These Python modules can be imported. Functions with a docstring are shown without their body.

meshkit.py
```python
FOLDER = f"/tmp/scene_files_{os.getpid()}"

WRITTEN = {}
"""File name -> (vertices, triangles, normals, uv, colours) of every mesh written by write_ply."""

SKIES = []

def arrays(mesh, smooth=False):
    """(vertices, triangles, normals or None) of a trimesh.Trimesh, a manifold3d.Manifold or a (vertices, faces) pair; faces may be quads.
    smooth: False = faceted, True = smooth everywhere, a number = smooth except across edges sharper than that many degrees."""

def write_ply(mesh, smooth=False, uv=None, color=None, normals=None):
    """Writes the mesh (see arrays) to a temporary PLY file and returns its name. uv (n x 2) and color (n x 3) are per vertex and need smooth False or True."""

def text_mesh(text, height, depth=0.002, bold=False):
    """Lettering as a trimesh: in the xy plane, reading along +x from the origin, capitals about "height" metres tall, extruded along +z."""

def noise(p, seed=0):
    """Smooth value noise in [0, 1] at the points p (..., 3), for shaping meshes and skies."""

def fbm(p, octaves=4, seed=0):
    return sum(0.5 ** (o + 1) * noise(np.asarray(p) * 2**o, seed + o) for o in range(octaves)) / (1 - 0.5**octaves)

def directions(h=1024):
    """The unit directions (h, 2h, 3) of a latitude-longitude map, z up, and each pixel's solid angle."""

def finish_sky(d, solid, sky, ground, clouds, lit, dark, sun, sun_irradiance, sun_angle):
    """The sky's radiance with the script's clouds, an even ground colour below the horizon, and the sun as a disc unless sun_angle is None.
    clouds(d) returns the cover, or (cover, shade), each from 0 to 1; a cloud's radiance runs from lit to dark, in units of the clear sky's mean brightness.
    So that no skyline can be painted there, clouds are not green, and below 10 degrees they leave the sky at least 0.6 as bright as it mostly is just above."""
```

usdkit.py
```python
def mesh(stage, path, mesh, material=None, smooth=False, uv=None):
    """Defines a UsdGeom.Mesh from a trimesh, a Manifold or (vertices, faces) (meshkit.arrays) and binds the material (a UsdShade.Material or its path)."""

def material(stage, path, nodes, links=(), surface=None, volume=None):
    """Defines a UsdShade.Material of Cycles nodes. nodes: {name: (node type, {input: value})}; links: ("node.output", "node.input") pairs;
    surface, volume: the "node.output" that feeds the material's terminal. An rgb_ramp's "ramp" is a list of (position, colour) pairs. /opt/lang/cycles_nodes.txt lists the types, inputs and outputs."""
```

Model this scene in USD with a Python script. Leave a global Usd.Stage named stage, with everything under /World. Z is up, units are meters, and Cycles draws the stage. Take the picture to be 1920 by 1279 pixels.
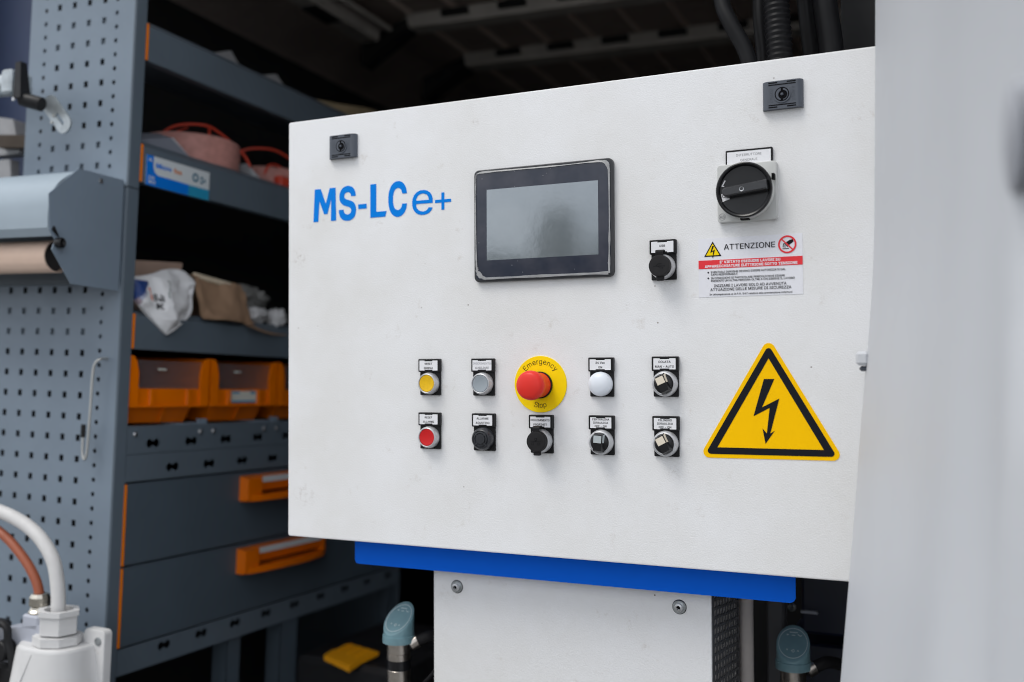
import math, glob, random
import numpy as np, trimesh, usdkit
from PIL import Image, ImageDraw, ImageFont
from pxr import Usd, UsdGeom, UsdLux, UsdShade, Gf, Sdf, Vt
from scipy.spatial import Delaunay
from scipy.spatial.transform import Rotation as Rot
from shapely import affinity, union_all, box as sbox
from shapely.geometry import Polygon, Point, LineString
from meshkit import fbm, noise

rng = np.random.default_rng(7)
PI = math.pi
stage = Usd.Stage.CreateInMemory()
UsdGeom.SetStageUpAxis(stage, UsdGeom.Tokens.z)
UsdGeom.SetStageMetersPerUnit(stage, 1.0)
UsdGeom.Xform.Define(stage, '/World')
UsdGeom.Scope.Define(stage, '/World/Looks')
ZO = 1.30                                    # height of the cabinet's lower edge above the ground

# ------------------------------------------------------------------ camera
CX, CY, CZ, YAW, PITCH, ROLL = 0.89946047, -1.17432325, 0.24125222, 0.43233916, 0.02682326, -0.00409814
fw = np.array([-math.sin(YAW) * math.cos(PITCH), math.cos(YAW) * math.cos(PITCH), math.sin(PITCH)])
r0 = np.cross(fw, [0, 0, 1]); r0 /= np.linalg.norm(r0); u0 = np.cross(r0, fw)
rt = r0 * math.cos(ROLL) + u0 * math.sin(ROLL); upv = -r0 * math.sin(ROLL) + u0 * math.cos(ROLL)
cam = UsdGeom.Camera.Define(stage, '/World/camera')
cam.AddTransformOp().Set(Gf.Matrix4d(*rt, 0, *upv, 0, *(-fw), 0, CX, CY, CZ + ZO, 1))
cam.CreateFocalLengthAttr(35.0); cam.CreateHorizontalApertureAttr(36.0); cam.CreateVerticalApertureAttr(24.0)
cam.CreateClippingRangeAttr(Gf.Vec2f(0.02, 500))
cam.CreateFStopAttr(2.7); cam.CreateFocusDistanceAttr(1.23)
EXPOSURE = 0.34
cam.CreateExposureAttr(EXPOSURE)

# ------------------------------------------------------------------ sky and sun (overcast)
SUN_EL, SUN_AZ = math.radians(58), math.radians(215)          # azimuth = atan2(x, y)
sd = np.array([math.cos(SUN_EL) * math.sin(SUN_AZ), math.cos(SUN_EL) * math.cos(SUN_AZ), math.sin(SUN_EL)])
sky = UsdLux.DomeLight.Define(stage, '/World/sky')
skym = usdkit.material(stage, '/World/Looks/sky_look', {
    's': ('sky_texture', {'sky_type': 'single_scattering', 'sun_disc': False, 'sun_elevation': SUN_EL, 'sun_rotation': SUN_AZ, 'aerosol_density': 2.0}),
    'tc': ('texture_coordinate', {}),
    'n': ('noise_texture', {'scale': 2.2, 'detail': 6.0, 'roughness': 0.55}),
    'r': ('rgb_ramp', {'ramp': [(0.3, (7.4, 7.8, 8.5)), (0.7, (11.6, 11.9, 12.3))]}),
    'm': ('mix_color', {'fac': 0.88, 'use_clamp': False}),
    'b': ('background_shader', {'strength': 0.10})},
    [('tc.generated', 'n.vector'), ('n.fac', 'r.fac'), ('s.color', 'm.a'), ('r.color', 'm.b'), ('m.result', 'b.color')], surface='b.background')
UsdShade.MaterialBindingAPI.Apply(sky.GetPrim()).Bind(skym)
sky.GetPrim().SetCustomDataByKey('kind', 'structure')
sky.GetPrim().SetCustomDataByKey('label', 'pale overcast daylight sky behind the camera')
sky.GetPrim().SetCustomDataByKey('category', 'sky')
sun = UsdLux.DistantLight.Define(stage, '/World/sun')
sun.CreateNormalizeAttr(True); sun.CreateIntensityAttr(0.3); sun.CreateAngleAttr(24.0); sun.CreateColorAttr(Gf.Vec3f(1, .97, .92))
sun.AddTransformOp().Set(Gf.Matrix4d(Gf.Matrix3d(Gf.Rotation(Gf.Vec3d(0, 0, 1), Gf.Vec3d(*sd))), Gf.Vec3d(0, 0, 0)))

# ------------------------------------------------------------------ frames: W = cabinet, V = van (leans 1.6 degrees)
Rm = Rot.from_rotvec([-0.02826913, 0.02726422, 0.00910648]).as_matrix()
VO = np.array([-0.63519646, 0.14427652, 0.91623562 + ZO])
FRAMES = {'W': (np.eye(3), np.array([0, 0, ZO])), 'V': (Rm, VO), 'G': (np.eye(3), np.zeros(3))}

# ------------------------------------------------------------------ helpers
used, bases = {}, {}
def path_of(parent, name):
    p = f'{parent}/{name}'
    k = used.get(p, 0); used[p] = k + 1
    return p if k == 0 else f'{p}_{k:03d}'
def tag(prim, label=None, cat=None, group=None, kind=None):
    for k, v in (('label', label), ('category', cat), ('group', group), ('kind', kind)):
        if v: prim.SetCustomDataByKey(k, v)
def thing(name, label, cat, base=(0, 0, 0), frame='W', group=None, kind=None):
    R_, O_ = FRAMES[frame]
    w = R_ @ np.array(base, float) + O_
    x = UsdGeom.Xform.Define(stage, path_of('/World', name))
    M = Gf.Matrix4d(*R_[:, 0], 0, *R_[:, 1], 0, *R_[:, 2], 0, *w, 1)
    x.AddTransformOp().Set(M)
    bases[str(x.GetPath())] = np.array(base, float)
    tag(x.GetPrim(), label, cat, group, kind)
    return str(x.GetPath())
def root_of(p): return '/'.join(p.split('/')[:3])
def part(parent, name, mesh, mat, smooth=35, label=None, kind=None, col=None):
    """a mesh given in its frame's coordinates, as a child of a thing or of a part"""
    b = bases[root_of(parent)]
    if isinstance(mesh, list): mesh = trimesh.util.concatenate(mesh)
    mesh = mesh.copy(); mesh.apply_translation(-b)
    p = path_of(parent, name)
    m = usdkit.mesh(stage, p, mesh, M[mat], smooth=True if col is not None else smooth)
    if col is not None:
        pv = UsdGeom.PrimvarsAPI(m).CreatePrimvar('col', Sdf.ValueTypeNames.Color3fArray, 'vertex')
        pv.Set(Vt.Vec3fArray.FromNumpy(np.asarray(col, np.float32)))
    tag(m.GetPrim(), label, None, None, kind)
    return p
def copy_thing(src, name, base, frame, label, cat, group):
    t = thing(name, label, cat, base, frame, group)
    pr = stage.GetPrimAtPath(t)
    pr.GetReferences().AddInternalReference(src); pr.SetInstanceable(True)
    return t

def bx(x0, x1, y0, y1, z0, z1, ch=0.0):
    if ch <= 0:
        m = trimesh.creation.box((x1 - x0, y1 - y0, z1 - z0)); m.apply_translation(((x0 + x1) / 2, (y0 + y1) / 2, (z0 + z1) / 2)); return m
    pts = []
    for ax in range(3):
        for sx in (0, 1):
            for sy in (0, 1):
                for sz in (0, 1):
                    c = [ch] * 3; c[ax] = 0
                    pts.append(((x0 + c[0]) if sx == 0 else (x1 - c[0]), (y0 + c[1]) if sy == 0 else (y1 - c[1]), (z0 + c[2]) if sz == 0 else (z1 - c[2])))
    return trimesh.convex.convex_hull(np.array(pts))
def hull(pts): return trimesh.convex.convex_hull(np.array(pts, float))
def ext(poly, h, c0=0.0):
    gs = getattr(poly, 'geoms', [poly])
    ms = [trimesh.creation.extrude_polygon(g, h, engine='earcut') for g in gs if g.area > 0]
    m = trimesh.util.concatenate(ms); m.apply_translation((0, 0, c0)); return m
def lathe(prof, n=40): return trimesh.creation.revolve(np.array(prof, float), sections=n)
def FY(m, x=0, y=0, z=0):                    # local (right, up, out) on a surface that faces -y
    m = m.copy(); v = np.array(m.vertices); m.vertices = np.stack([x + v[:, 0], y - v[:, 2], z + v[:, 1]], 1); return m
def FX(m, x=0, y=0, z=0):                    # on a surface that faces +x: local right = +y
    m = m.copy(); v = np.array(m.vertices); m.vertices = np.stack([x + v[:, 2], y + v[:, 0], z + v[:, 1]], 1); return m
def FZ(m, x=0, y=0, z=0): m = m.copy(); m.apply_translation((x, y, z)); return m
def rbox(w, h, r=0.002, n=6):
    return sbox(-w / 2 + r, -h / 2 + r, w / 2 - r, h / 2 - r).buffer(r, quad_segs=n)
def spline(pts, per=8):
    P = np.array(pts, float); P = np.vstack([2 * P[0] - P[1], P, 2 * P[-1] - P[-2]]); out = []
    for i in range(1, len(P) - 2):
        for t in np.linspace(0, 1, per, endpoint=False):
            a, b, c, d = P[i - 1:i + 3]
            out.append(.5 * (2 * b + (c - a) * t + (2 * a - 5 * b + 4 * c - d) * t * t + (3 * b - a - 3 * c + d) * t ** 3))
    out.append(P[-2]); return np.array(out)
def tube(pts, r, n=12, caps=True):
    P = np.array(pts, float); k = len(P); r = np.broadcast_to(r, k)
    T = np.gradient(P, axis=0); T /= np.linalg.norm(T, axis=1, keepdims=True)
    a = np.cross(T[0], [0.31, 0.17, 0.93]); a /= np.linalg.norm(a); V = []
    for i in range(k):
        a = a - T[i] * (a @ T[i]); a /= np.linalg.norm(a); b = np.cross(T[i], a)
        th = np.arange(n) * 2 * PI / n
        V.append(P[i] + r[i] * (np.cos(th)[:, None] * a + np.sin(th)[:, None] * b))
    V = np.vstack(V); F = []
    for i in range(k - 1):
        for j in range(n):
            q = i * n + j; w = i * n + (j + 1) % n
            F += [(q, w, w + n), (q, w + n, q + n)]
    if caps:
        V = np.vstack([V, P[0], P[-1]]); s, e = k * n, k * n + 1
        for j in range(n):
            F.append((s, (j + 1) % n, j)); F.append((e, (k - 1) * n + j, (k - 1) * n + (j + 1) % n))
    return trimesh.Trimesh(V, F, process=False)
def cyl(p0, p1, r, n=24, ch=0.0):
    p0, p1 = np.array(p0, float), np.array(p1, float); L = np.linalg.norm(p1 - p0)
    prof = [(0, 0), (r - ch, 0), (r, ch), (r, L - ch), (r - ch, L), (0, L)] if ch else [(0, 0), (r, 0), (r, L), (0, L)]
    m = lathe(prof, n); m.apply_transform(trimesh.geometry.align_vectors([0, 0, 1], p1 - p0)); m.apply_translation(p0); return m
def grid_mesh(X):                            # X: (a, b, 3) points, one open sheet
    a, b = X.shape[:2]; i = np.arange(a * b).reshape(a, b)
    q = np.stack([i[:-1, :-1], i[1:, :-1], i[1:, 1:], i[:-1, 1:]], -1).reshape(-1, 4)
    return trimesh.Trimesh(X.reshape(-1, 3), np.vstack([q[:, [0, 1, 2]], q[:, [0, 2, 3]]]), process=False)
def sheet(X, nrm, t):                        # closed thin sheet from a grid
    a, b = X.shape[:2]; m = grid_mesh(X); n = a * b
    V = np.vstack([m.vertices, m.vertices - np.asarray(nrm, float).reshape(-1, 3) * t if np.ndim(nrm) > 1 else m.vertices - np.array(nrm) * t])
    i = np.arange(n).reshape(a, b)
    rim = np.concatenate([i[0, :], i[1:, -1], i[-1, -2::-1], i[-2:0:-1, 0]]); nx = np.roll(rim, -1)
    F = np.vstack([m.faces, m.faces[:, ::-1] + n, np.stack([rim, rim + n, nx + n], 1), np.stack([rim, nx + n, nx], 1)])
    t_ = trimesh.Trimesh(V, F, process=False); return t_

_fonts = {}
def font(weight):
    if weight not in _fonts:
        f = ImageFont.truetype(glob.glob('/opt/blender-*/*/datafiles/fonts/Inter.woff2')[0], 120)
        f.set_variation_by_axes([20, weight]); _fonts[weight] = f
    return _fonts[weight]
_gl = {}
def glyph(s, weight, simp):
    key = (s, weight, simp)
    if key in _gl: return _gl[key]
    f = font(weight); x0, y0, x1, y1 = f.getbbox(s, anchor='ls')
    im = Image.new('L', (x1 - x0 + 8, y1 - y0 + 8)); ImageDraw.Draw(im).text((4 - x0, 4 - y0), s, 255, f, anchor='ls')
    on = np.pad(np.asarray(im) > 127, ((0, 0), (1, 1))).astype(np.int8)
    rows, st = np.nonzero(np.diff(on, axis=1) == 1); en = np.nonzero(np.diff(on, axis=1) == -1)[1]
    g = union_all(sbox(st, -rows - 1, en, -rows)).buffer(.6).buffer(-.6).simplify(simp)
    g = affinity.translate(g, x0 - 4, 4 - y0 - 0); g = affinity.scale(g, 1 / 87.3, 1 / 87.3, origin=(0, 0))
    _gl[key] = g; return g
def text(s, h, weight=400, sx=1.0, align='c', simp=0.9, track=0.0):
    """lettering as a polygon, capitals h tall, on its baseline"""
    f = font(weight); parts_, x = [], 0.0
    for ch in s:
        if ch != ' ': parts_.append(affinity.translate(glyph(ch, weight, simp), x, 0))
        x += f.getlength(ch) / 87.3 + track
    g = union_all(parts_); g = affinity.scale(g, h * sx, h, origin=(0, 0)); w = x * h * sx
    return affinity.translate(g, {'c': -w / 2, 'l': 0, 'r': -w}[align], 0)
def fit(g, x0, x1, y0, y1):
    a, b, c, d = g.bounds
    return affinity.translate(affinity.scale(affinity.translate(g, -a, -b), (x1 - x0) / (c - a), (y1 - y0) / (d - b), origin=(0, 0)), x0, y0)

# ------------------------------------------------------------------ materials
M = {}
def mat(name, color, rough=0.5, metal=0.0, bump=None, var=None, grime=None, coat=0.0, spec=0.5, trans=0.0, sss=0.0, attr=None, alpha=None):
    """color in linear rgb; bump=(scale, distance, strength); var=(scale, amount) tonal variation; grime=(scale, threshold, colour)"""
    n = {'p': ('principled_bsdf', {'base_color': color, 'roughness': rough, 'metallic': metal, 'coat_weight': coat, 'coat_roughness': .08, 'specular_ior_level': spec, 'transmission_weight': trans}), 'g': ('geometry', {})}
    L = []; last = None
    if sss: n['p'][1].update({'subsurface_weight': sss, 'subsurface_scale': .004, 'subsurface_radius': (1, 1, 1)})
    if alpha is not None: n['p'][1]['alpha'] = alpha
    if attr: n['at'] = ('attribute', {'attribute': 'col'}); last = 'at.color'
    if var:
        n['vn'] = ('noise_texture', {'scale': var[0], 'detail': 5.0, 'roughness': .6}); L.append(('g.position', 'vn.vector'))
        n['vr'] = ('rgb_ramp', {'ramp': [(.3, (1 - var[1],) * 3), (.7, (1, 1, 1))]}); L.append(('vn.fac', 'vr.fac'))
        n['vm'] = ('mix_color', {'blend_type': 'multiply', 'fac': 1.0, 'a': color}); L += [('vr.color', 'vm.b')]
        if last: L.append((last, 'vm.a'))
        last = 'vm.result'
        n['rm'] = ('map_range', {'from_min': .3, 'from_max': .7, 'to_min': min(1, rough * 1.15 + .02), 'to_max': rough * .9}); L += [('vn.fac', 'rm.value'), ('rm.result', 'p.roughness')]
    if grime:
        n['dn'] = ('noise_texture', {'scale': grime[0], 'detail': 8.0, 'roughness': .7}); L.append(('g.position', 'dn.vector'))
        n['dr'] = ('rgb_ramp', {'ramp': [(grime[1], (0, 0, 0)), (min(1, grime[1] + .12), (grime[3] if len(grime) > 3 else .6,) * 3)]}); L.append(('dn.fac', 'dr.fac'))
        n['dm'] = ('mix_color', {'a': color, 'b': grime[2]}); L.append(('dr.color', 'dm.fac'))
        if last: L.append((last, 'dm.a'))
        last = 'dm.result'
    if last: L.append((last, 'p.base_color'))
    if bump:
        n['bn'] = ('noise_texture', {'scale': bump[0], 'detail': 3.0}); n['b'] = ('bump', {'distance': bump[1], 'strength': bump[2]})
        L += [('g.position', 'bn.vector'), ('bn.fac', 'b.height'), ('b.normal', 'p.normal')]
    M[name] = usdkit.material(stage, '/World/Looks/' + name, n, L, surface='p.BSDF')

# powder coated sheet of the cabinet: orange peel, faint clouds of dirt, scattered specks, a few rusty smudges
def panel_paint(name, color, spots=()):
    n = {
        'g': ('geometry', {}),
        'c1': ('noise_texture', {'scale': 4.5, 'detail': 7.0, 'roughness': .62}), 'r1': ('rgb_ramp', {'ramp': [(.34, (.92, .91, .885)), (.6, (1, 1, 1))]}),
        'v': ('voronoi_texture', {'scale': 34.0}), 'vr': ('rgb_ramp', {'ramp': [(0, (1, 1, 1)), (.024, (1, 1, 1)), (.05, (0, 0, 0))]}),
        'vc': ('separate_color', {}), 'vk': ('map_range', {'from_min': .38, 'from_max': .9, 'to_min': 0, 'to_max': 1, 'clamp': True}), 'vx': ('math', {'math_type': 'multiply'}),
        'c2': ('noise_texture', {'scale': 26.0, 'detail': 9.0, 'roughness': .72}), 'r2': ('rgb_ramp', {'ramp': [(.60, (0, 0, 0)), (.74, (.40, .40, .40))]}),
        'c3': ('noise_texture', {'scale': 150.0, 'detail': 7.0, 'roughness': .75}), 'r3': ('rgb_ramp', {'ramp': [(.50, (0, 0, 0)), (.72, (.6, .6, .6))]}),
        'm1': ('mix_color', {'blend_type': 'multiply', 'fac': 1.0, 'a': color}), 'm2': ('mix_color', {'b': (.36, .29, .2)}), 'm3': ('mix_color', {'b': (.12, .08, .05)}), 'm4': ('mix_color', {'b': (.20, .12, .06)}),
        'bn': ('noise_texture', {'scale': 560.0, 'detail': 2.0, 'roughness': .5}), 'b': ('bump', {'distance': .0009, 'strength': .34}),
        'rr': ('map_range', {'from_min': .3, 'from_max': .7, 'to_min': .5, 'to_max': .36}),
        'p': ('principled_bsdf', {'roughness': .42, 'specular_ior_level': .45})}
    L = [('g.position', 'c1.vector'), ('c1.fac', 'r1.fac'), ('c1.fac', 'rr.value'), ('rr.result', 'p.roughness'), ('r1.color', 'm1.b'), ('g.position', 'c2.vector'), ('c2.fac', 'r2.fac'), ('m1.result', 'm2.a'), ('r2.color', 'm2.fac'),
         ('g.position', 'v.vector'), ('v.distance', 'vr.fac'), ('v.color', 'vc.color'), ('vc.r', 'vk.value'), ('vr.color', 'vx.value1'), ('vk.result', 'vx.value2'), ('vx.value', 'm3.fac'), ('m2.result', 'm3.a'),
         ('g.position', 'bn.vector'), ('bn.fac', 'b.height'), ('b.normal', 'p.normal')]
    last = None
    for k, (u, v, rad) in enumerate(spots):
        n[f'd{k}'] = ('vector_math', {'math_type': 'distance', 'vector2': (u, 0.0, v + ZO)}); n[f'k{k}'] = ('map_range', {'from_min': rad, 'from_max': rad * .15, 'to_min': 0, 'to_max': 1, 'clamp': True})
        L += [('g.position', f'd{k}.vector1'), (f'd{k}.value', f'k{k}.value')]
        if last is None: last = f'k{k}.result'
        else:
            n[f'a{k}'] = ('math', {'math_type': 'maximum'}); L += [(last, f'a{k}.value1'), (f'k{k}.result', f'a{k}.value2')]; last = f'a{k}.value'
    if last:
        n['sm'] = ('math', {'math_type': 'multiply'}); L += [('g.position', 'c3.vector'), ('c3.fac', 'r3.fac'), ('r3.color', 'sm.value1'), (last, 'sm.value2'), ('sm.value', 'm4.fac'), ('m3.result', 'm4.a'), ('m4.result', 'p.base_color')]
    else: L.append(('m3.result', 'p.base_color')); [n.pop(q) for q in ('c3', 'r3', 'm4')]
    M[name] = usdkit.material(stage, '/World/Looks/' + name, n, L, surface='p.BSDF')
panel_paint('panel_white', (.80, .80, .805), ((.571, .113, .011), (.590, .152, .006), (.155, .440, .008), (.305, .568, .008), (.460, .097, .005), (.03, .06, .022), (.02, .40, .018), (.36, .18, .004)))
panel_paint('cover_white', (.76, .76, .765))
mat('letter_blue', (.0, .205, .72), .5, spec=.08)
mat('tray_blue', (.0, .125, .72), .5, spec=.12, bump=(500, .0006, .25))
mat('black_plastic', (.007, .007, .008), .45, spec=.28, var=(40, .3))
mat('black_gloss', (.006, .006, .007), .26, spec=.4, var=(30, .3))
mat('sounder_black', (.030, .032, .038), .3, var=(60, .4))
mat('grip_black', (.030, .031, .034), .36)
mat('black_rubber', (.012, .011, .012), .62, spec=.3, var=(60, .3))
mat('lock_grey', (.068, .078, .098), .48, bump=(900, .0003, .3))
mat('lock_dark', (.004, .004, .005), .7, spec=.08)
mat('chrome', (.66, .67, .69), .3, 1.0, var=(60, .2))
mat('satin_ring', (.56, .565, .58), .42, .55, var=(50, .12))
mat('bolt_zinc', (.50, .53, .54), .3, 1.0, var=(90, .35))
mat('insert_white', (.78, .78, .80), .4)
mat('print_black', (.008, .007, .009), .55, spec=.15)
mat('print_grey', (.42, .42, .44), .5)
mat('print_fade', (.20, .20, .21), .5)
mat('cap_yellow', (.86, .52, .012), .42, var=(160, .14), spec=.25)
mat('cap_red', (.62, .018, .02), .35, var=(90, .1), spec=.25)
mat('cap_grey', (.30, .34, .37), .35)
mat('pilot_white', (.70, .74, .80), .32, sss=.3)
mat('estop_yellow', (.98, .70, .004), .5, var=(40, .05), spec=.1)
mat('estop_red', (.76, .035, .025), .36, var=(60, .06), spec=.25)
mat('cream_insert', (.72, .65, .53), .35, grime=(300, .62, (.4, .28, .12)))
mat('mark_grey', (.42, .46, .47), .35)
mat('switch_grey', (.54, .545, .53), .5, bump=(700, .0003, .2))
mat('sign_yellow', (1.0, .56, .0), .5, var=(20, .04), spec=.08)
mat('sign_black', (.007, .008, .012), .5, spec=.15, grime=(60, .66, (.06, .065, .08), .5))
mat('sticker_white', (.78, .78, .82), .35)
mat('sticker_red', (.78, .02, .03), .4)
mat('film_clear', (.5, .5, .5), .35, var=(50, .2), alpha=.55)
mat('hmi_frame', (.02, .021, .024), .35)
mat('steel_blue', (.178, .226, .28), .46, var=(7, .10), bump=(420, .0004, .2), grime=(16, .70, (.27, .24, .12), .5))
mat('steel_shaded', (.098, .126, .154), .45, var=(6, .12), bump=(420, .0004, .2), grime=(14, .72, (.17, .16, .09), .5))  # same paint as the perforated side, shade of inward faces put into the colour
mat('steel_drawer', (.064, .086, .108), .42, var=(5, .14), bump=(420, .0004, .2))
mat('edge_orange', (.80, .19, .0), .5, spec=.25)
mat('bin_orange', (.80, .17, .0), .3, var=(20, .12), spec=.5)
mat('handle_orange', (.78, .16, .0), .32, var=(20, .1), spec=.5)
mat('bin_window', (.14, .14, .15), .2, alpha=.16)
mat('label_pale', (.62, .62, .56), .5)
mat('label_blue', (.0, .17, .66), .45)
mat('label_cyan', (.02, .27, .45), .45)
mat('label_white', (.62, .66, .68), .45)
mat('label_orange', (.62, .17, .02), .5)
mat('label_teal', (.01, .12, .2), .5)
mat('hood_grey', (.32, .385, .44), .46, var=(7, .10), grime=(18, .64, (.36, .34, .18), .6))
mat('paper_roll', (.72, .53, .42), .75, var=(30, .06))
mat('core_dark', (.05, .045, .045), .8)
mat('kraft', (.40, .25, .155), .75, var=(12, .3), bump=(60, .002, .4))
mat('kraft_light', (.48, .34, .27), .75, var=(14, .15), bump=(60, .0015, .3))
mat('kraft_highlight', (.66, .56, .42), .75)
mat('rag_white', (.62, .62, .63), .85, var=(30, .15))
mat('rag_grey', (.26, .26, .25), .85, var=(30, .3))
mat('sack', (.7, .7, .72), .48, attr=True, bump=(90, .002, .25))
mat('strap_pink', (.62, .30, .26), .5, var=(60, .25))
mat('wire_red', (.60, .06, .03), .45)
mat('carton_grey', (.22, .24, .29), .6)
mat('carton_edge', (.50, .53, .56), .6)
mat('carton_brown', (.36, .17, .06), .7)
mat('belt_tan', (.34, .26, .15), .75, var=(20, .3))
mat('paper_grey', (.34, .34, .35), .7, var=(25, .2))
mat('zinc', (.46, .50, .52), .38, .75, var=(70, .3), bump=(160, .0006, .3))
mat('rod_steel', (.48, .48, .46), .35, .9)
mat('cable_white', (.62, .61, .60), .55, var=(30, .12))
mat('cable_brown', (.34, .09, .04), .5, var=(30, .15))
mat('box_white', (.64, .635, .63), .5, var=(12, .10), grime=(22, .63, (.36, .31, .26), .55))
mat('connector_grey', (.40, .42, .48), .5, var=(18, .12))
mat('brass_nickel', (.62, .58, .50), .22, 1.0, var=(60, .25))
mat('clip_cream', (.50, .46, .36), .4, .4, var=(80, .5))
mat('sensor_metal', (.52, .47, .42), .27, 1.0, var=(50, .15))
mat('sensor_cap', (.17, .30, .34), .38, sss=.25, var=(60, .15))
mat('sensor_face', (.52, .60, .62), .3)
mat('mesh_black', (.085, .085, .09), .5)
mat('lit_fin_pale', (.85, .81, .77), .6, var=(40, .3))  # brightness of the lit inner fins put into the colour
mat('pipe_beige', (.68, .62, .58), .55, var=(14, .2))
mat('hose_black', (.006, .006, .007), .45, spec=.18, var=(30, .3))
mat('van_white', (.57, .585, .61), .55, spec=.3, var=(3, .05))
mat('grip_dark', (.38, .39, .42), .6)
mat('van_roof', (.44, .36, .32), .6, var=(5, .2))
mat('van_rib', (.80, .66, .58), .55)
mat('van_beam', (.62, .58, .53), .55, var=(8, .25))
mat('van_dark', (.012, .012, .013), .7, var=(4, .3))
mat('van_navy', (.040, .058, .12), .5, var=(5, .2))
mat('machine_navy', (.006, .01, .03), .4)
mat('tool_black', (.012, .012, .014), .5)
mat('tool_yellow', (.85, .36, .005), .45)
mat('asphalt', (.13, .128, .122), .85, var=(3, .25), bump=(120, .006, .5))
mat('bark', (.08, .06, .045), .85, var=(9, .3))
mat('leaves', (.045, .075, .03), .6, var=(2, .5))

# display of the panel: dark reflective layer under a cloudy protective film
M['display_glass'] = usdkit.material(stage, '/World/Looks/display_glass', {
    'g': ('geometry', {}), 'n': ('noise_texture', {'scale': 30.0, 'detail': 6.0, 'roughness': .6}), 'b': ('bump', {'distance': .0008, 'strength': .10}),
    'n2': ('noise_texture', {'scale': 17.0, 'detail': 4.0}), 'r2': ('rgb_ramp', {'ramp': [(.35, (.07, .085, .095)), (.65, (.115, .13, .14))]}),
    'p': ('principled_bsdf', {'roughness': .3}), 'gl': ('glossy_bsdf', {'color': (.72, .77, .80), 'roughness': .085}), 'm': ('mix_closure', {'fac': .30})},
    [('g.position', 'n.vector'), ('n.fac', 'b.height'), ('b.normal', 'gl.normal'), ('b.normal', 'p.normal'), ('g.position', 'n2.vector'), ('n2.fac', 'r2.fac'), ('r2.color', 'p.base_color'), ('p.BSDF', 'm.closure1'), ('gl.BSDF', 'm.closure2')], surface='m.closure')
M['bezel_glass'] = usdkit.material(stage, '/World/Looks/bezel_glass', {
    'g': ('geometry', {}), 'n': ('noise_texture', {'scale': 30.0, 'detail': 5.0, 'roughness': .65}), 'b': ('bump', {'distance': .0008, 'strength': .07}),
    'n2': ('noise_texture', {'scale': 22.0, 'detail': 6.0}), 'r2': ('rgb_ramp', {'ramp': [(.38, (.010, .014, .028)), (.66, (.036, .037, .052))]}),
    'v': ('voronoi_texture', {'scale': 110.0}), 'vr': ('rgb_ramp', {'ramp': [(0, (.5, .5, .5)), (.035, (.35, .35, .35)), (.07, (0, 0, 0))]}), 'mx': ('mix_color', {'b': (.6, .6, .62)}),
    'p': ('principled_bsdf', {'roughness': .16, 'ior': 1.6})},
    [('g.position', 'n.vector'), ('n.fac', 'b.height'), ('b.normal', 'p.normal'), ('g.position', 'n2.vector'), ('n2.fac', 'r2.fac'), ('r2.color', 'mx.a'), ('g.position', 'v.vector'), ('v.distance', 'vr.fac'), ('vr.color', 'mx.fac'), ('mx.result', 'p.base_color')], surface='p.BSDF')

# ------------------------------------------------------------------ the ground
gt = thing('ground', 'grey asphalt yard under the van', 'ground', (0, 0, 0), 'G', kind='structure')
part(gt, 'asphalt_surface', grid_mesh(np.stack(np.meshgrid(np.linspace(-90, 90, 19), np.linspace(-90, 90, 19), [0], indexing='ij'), -1)[:, :, 0]), 'asphalt', smooth=False)

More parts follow.
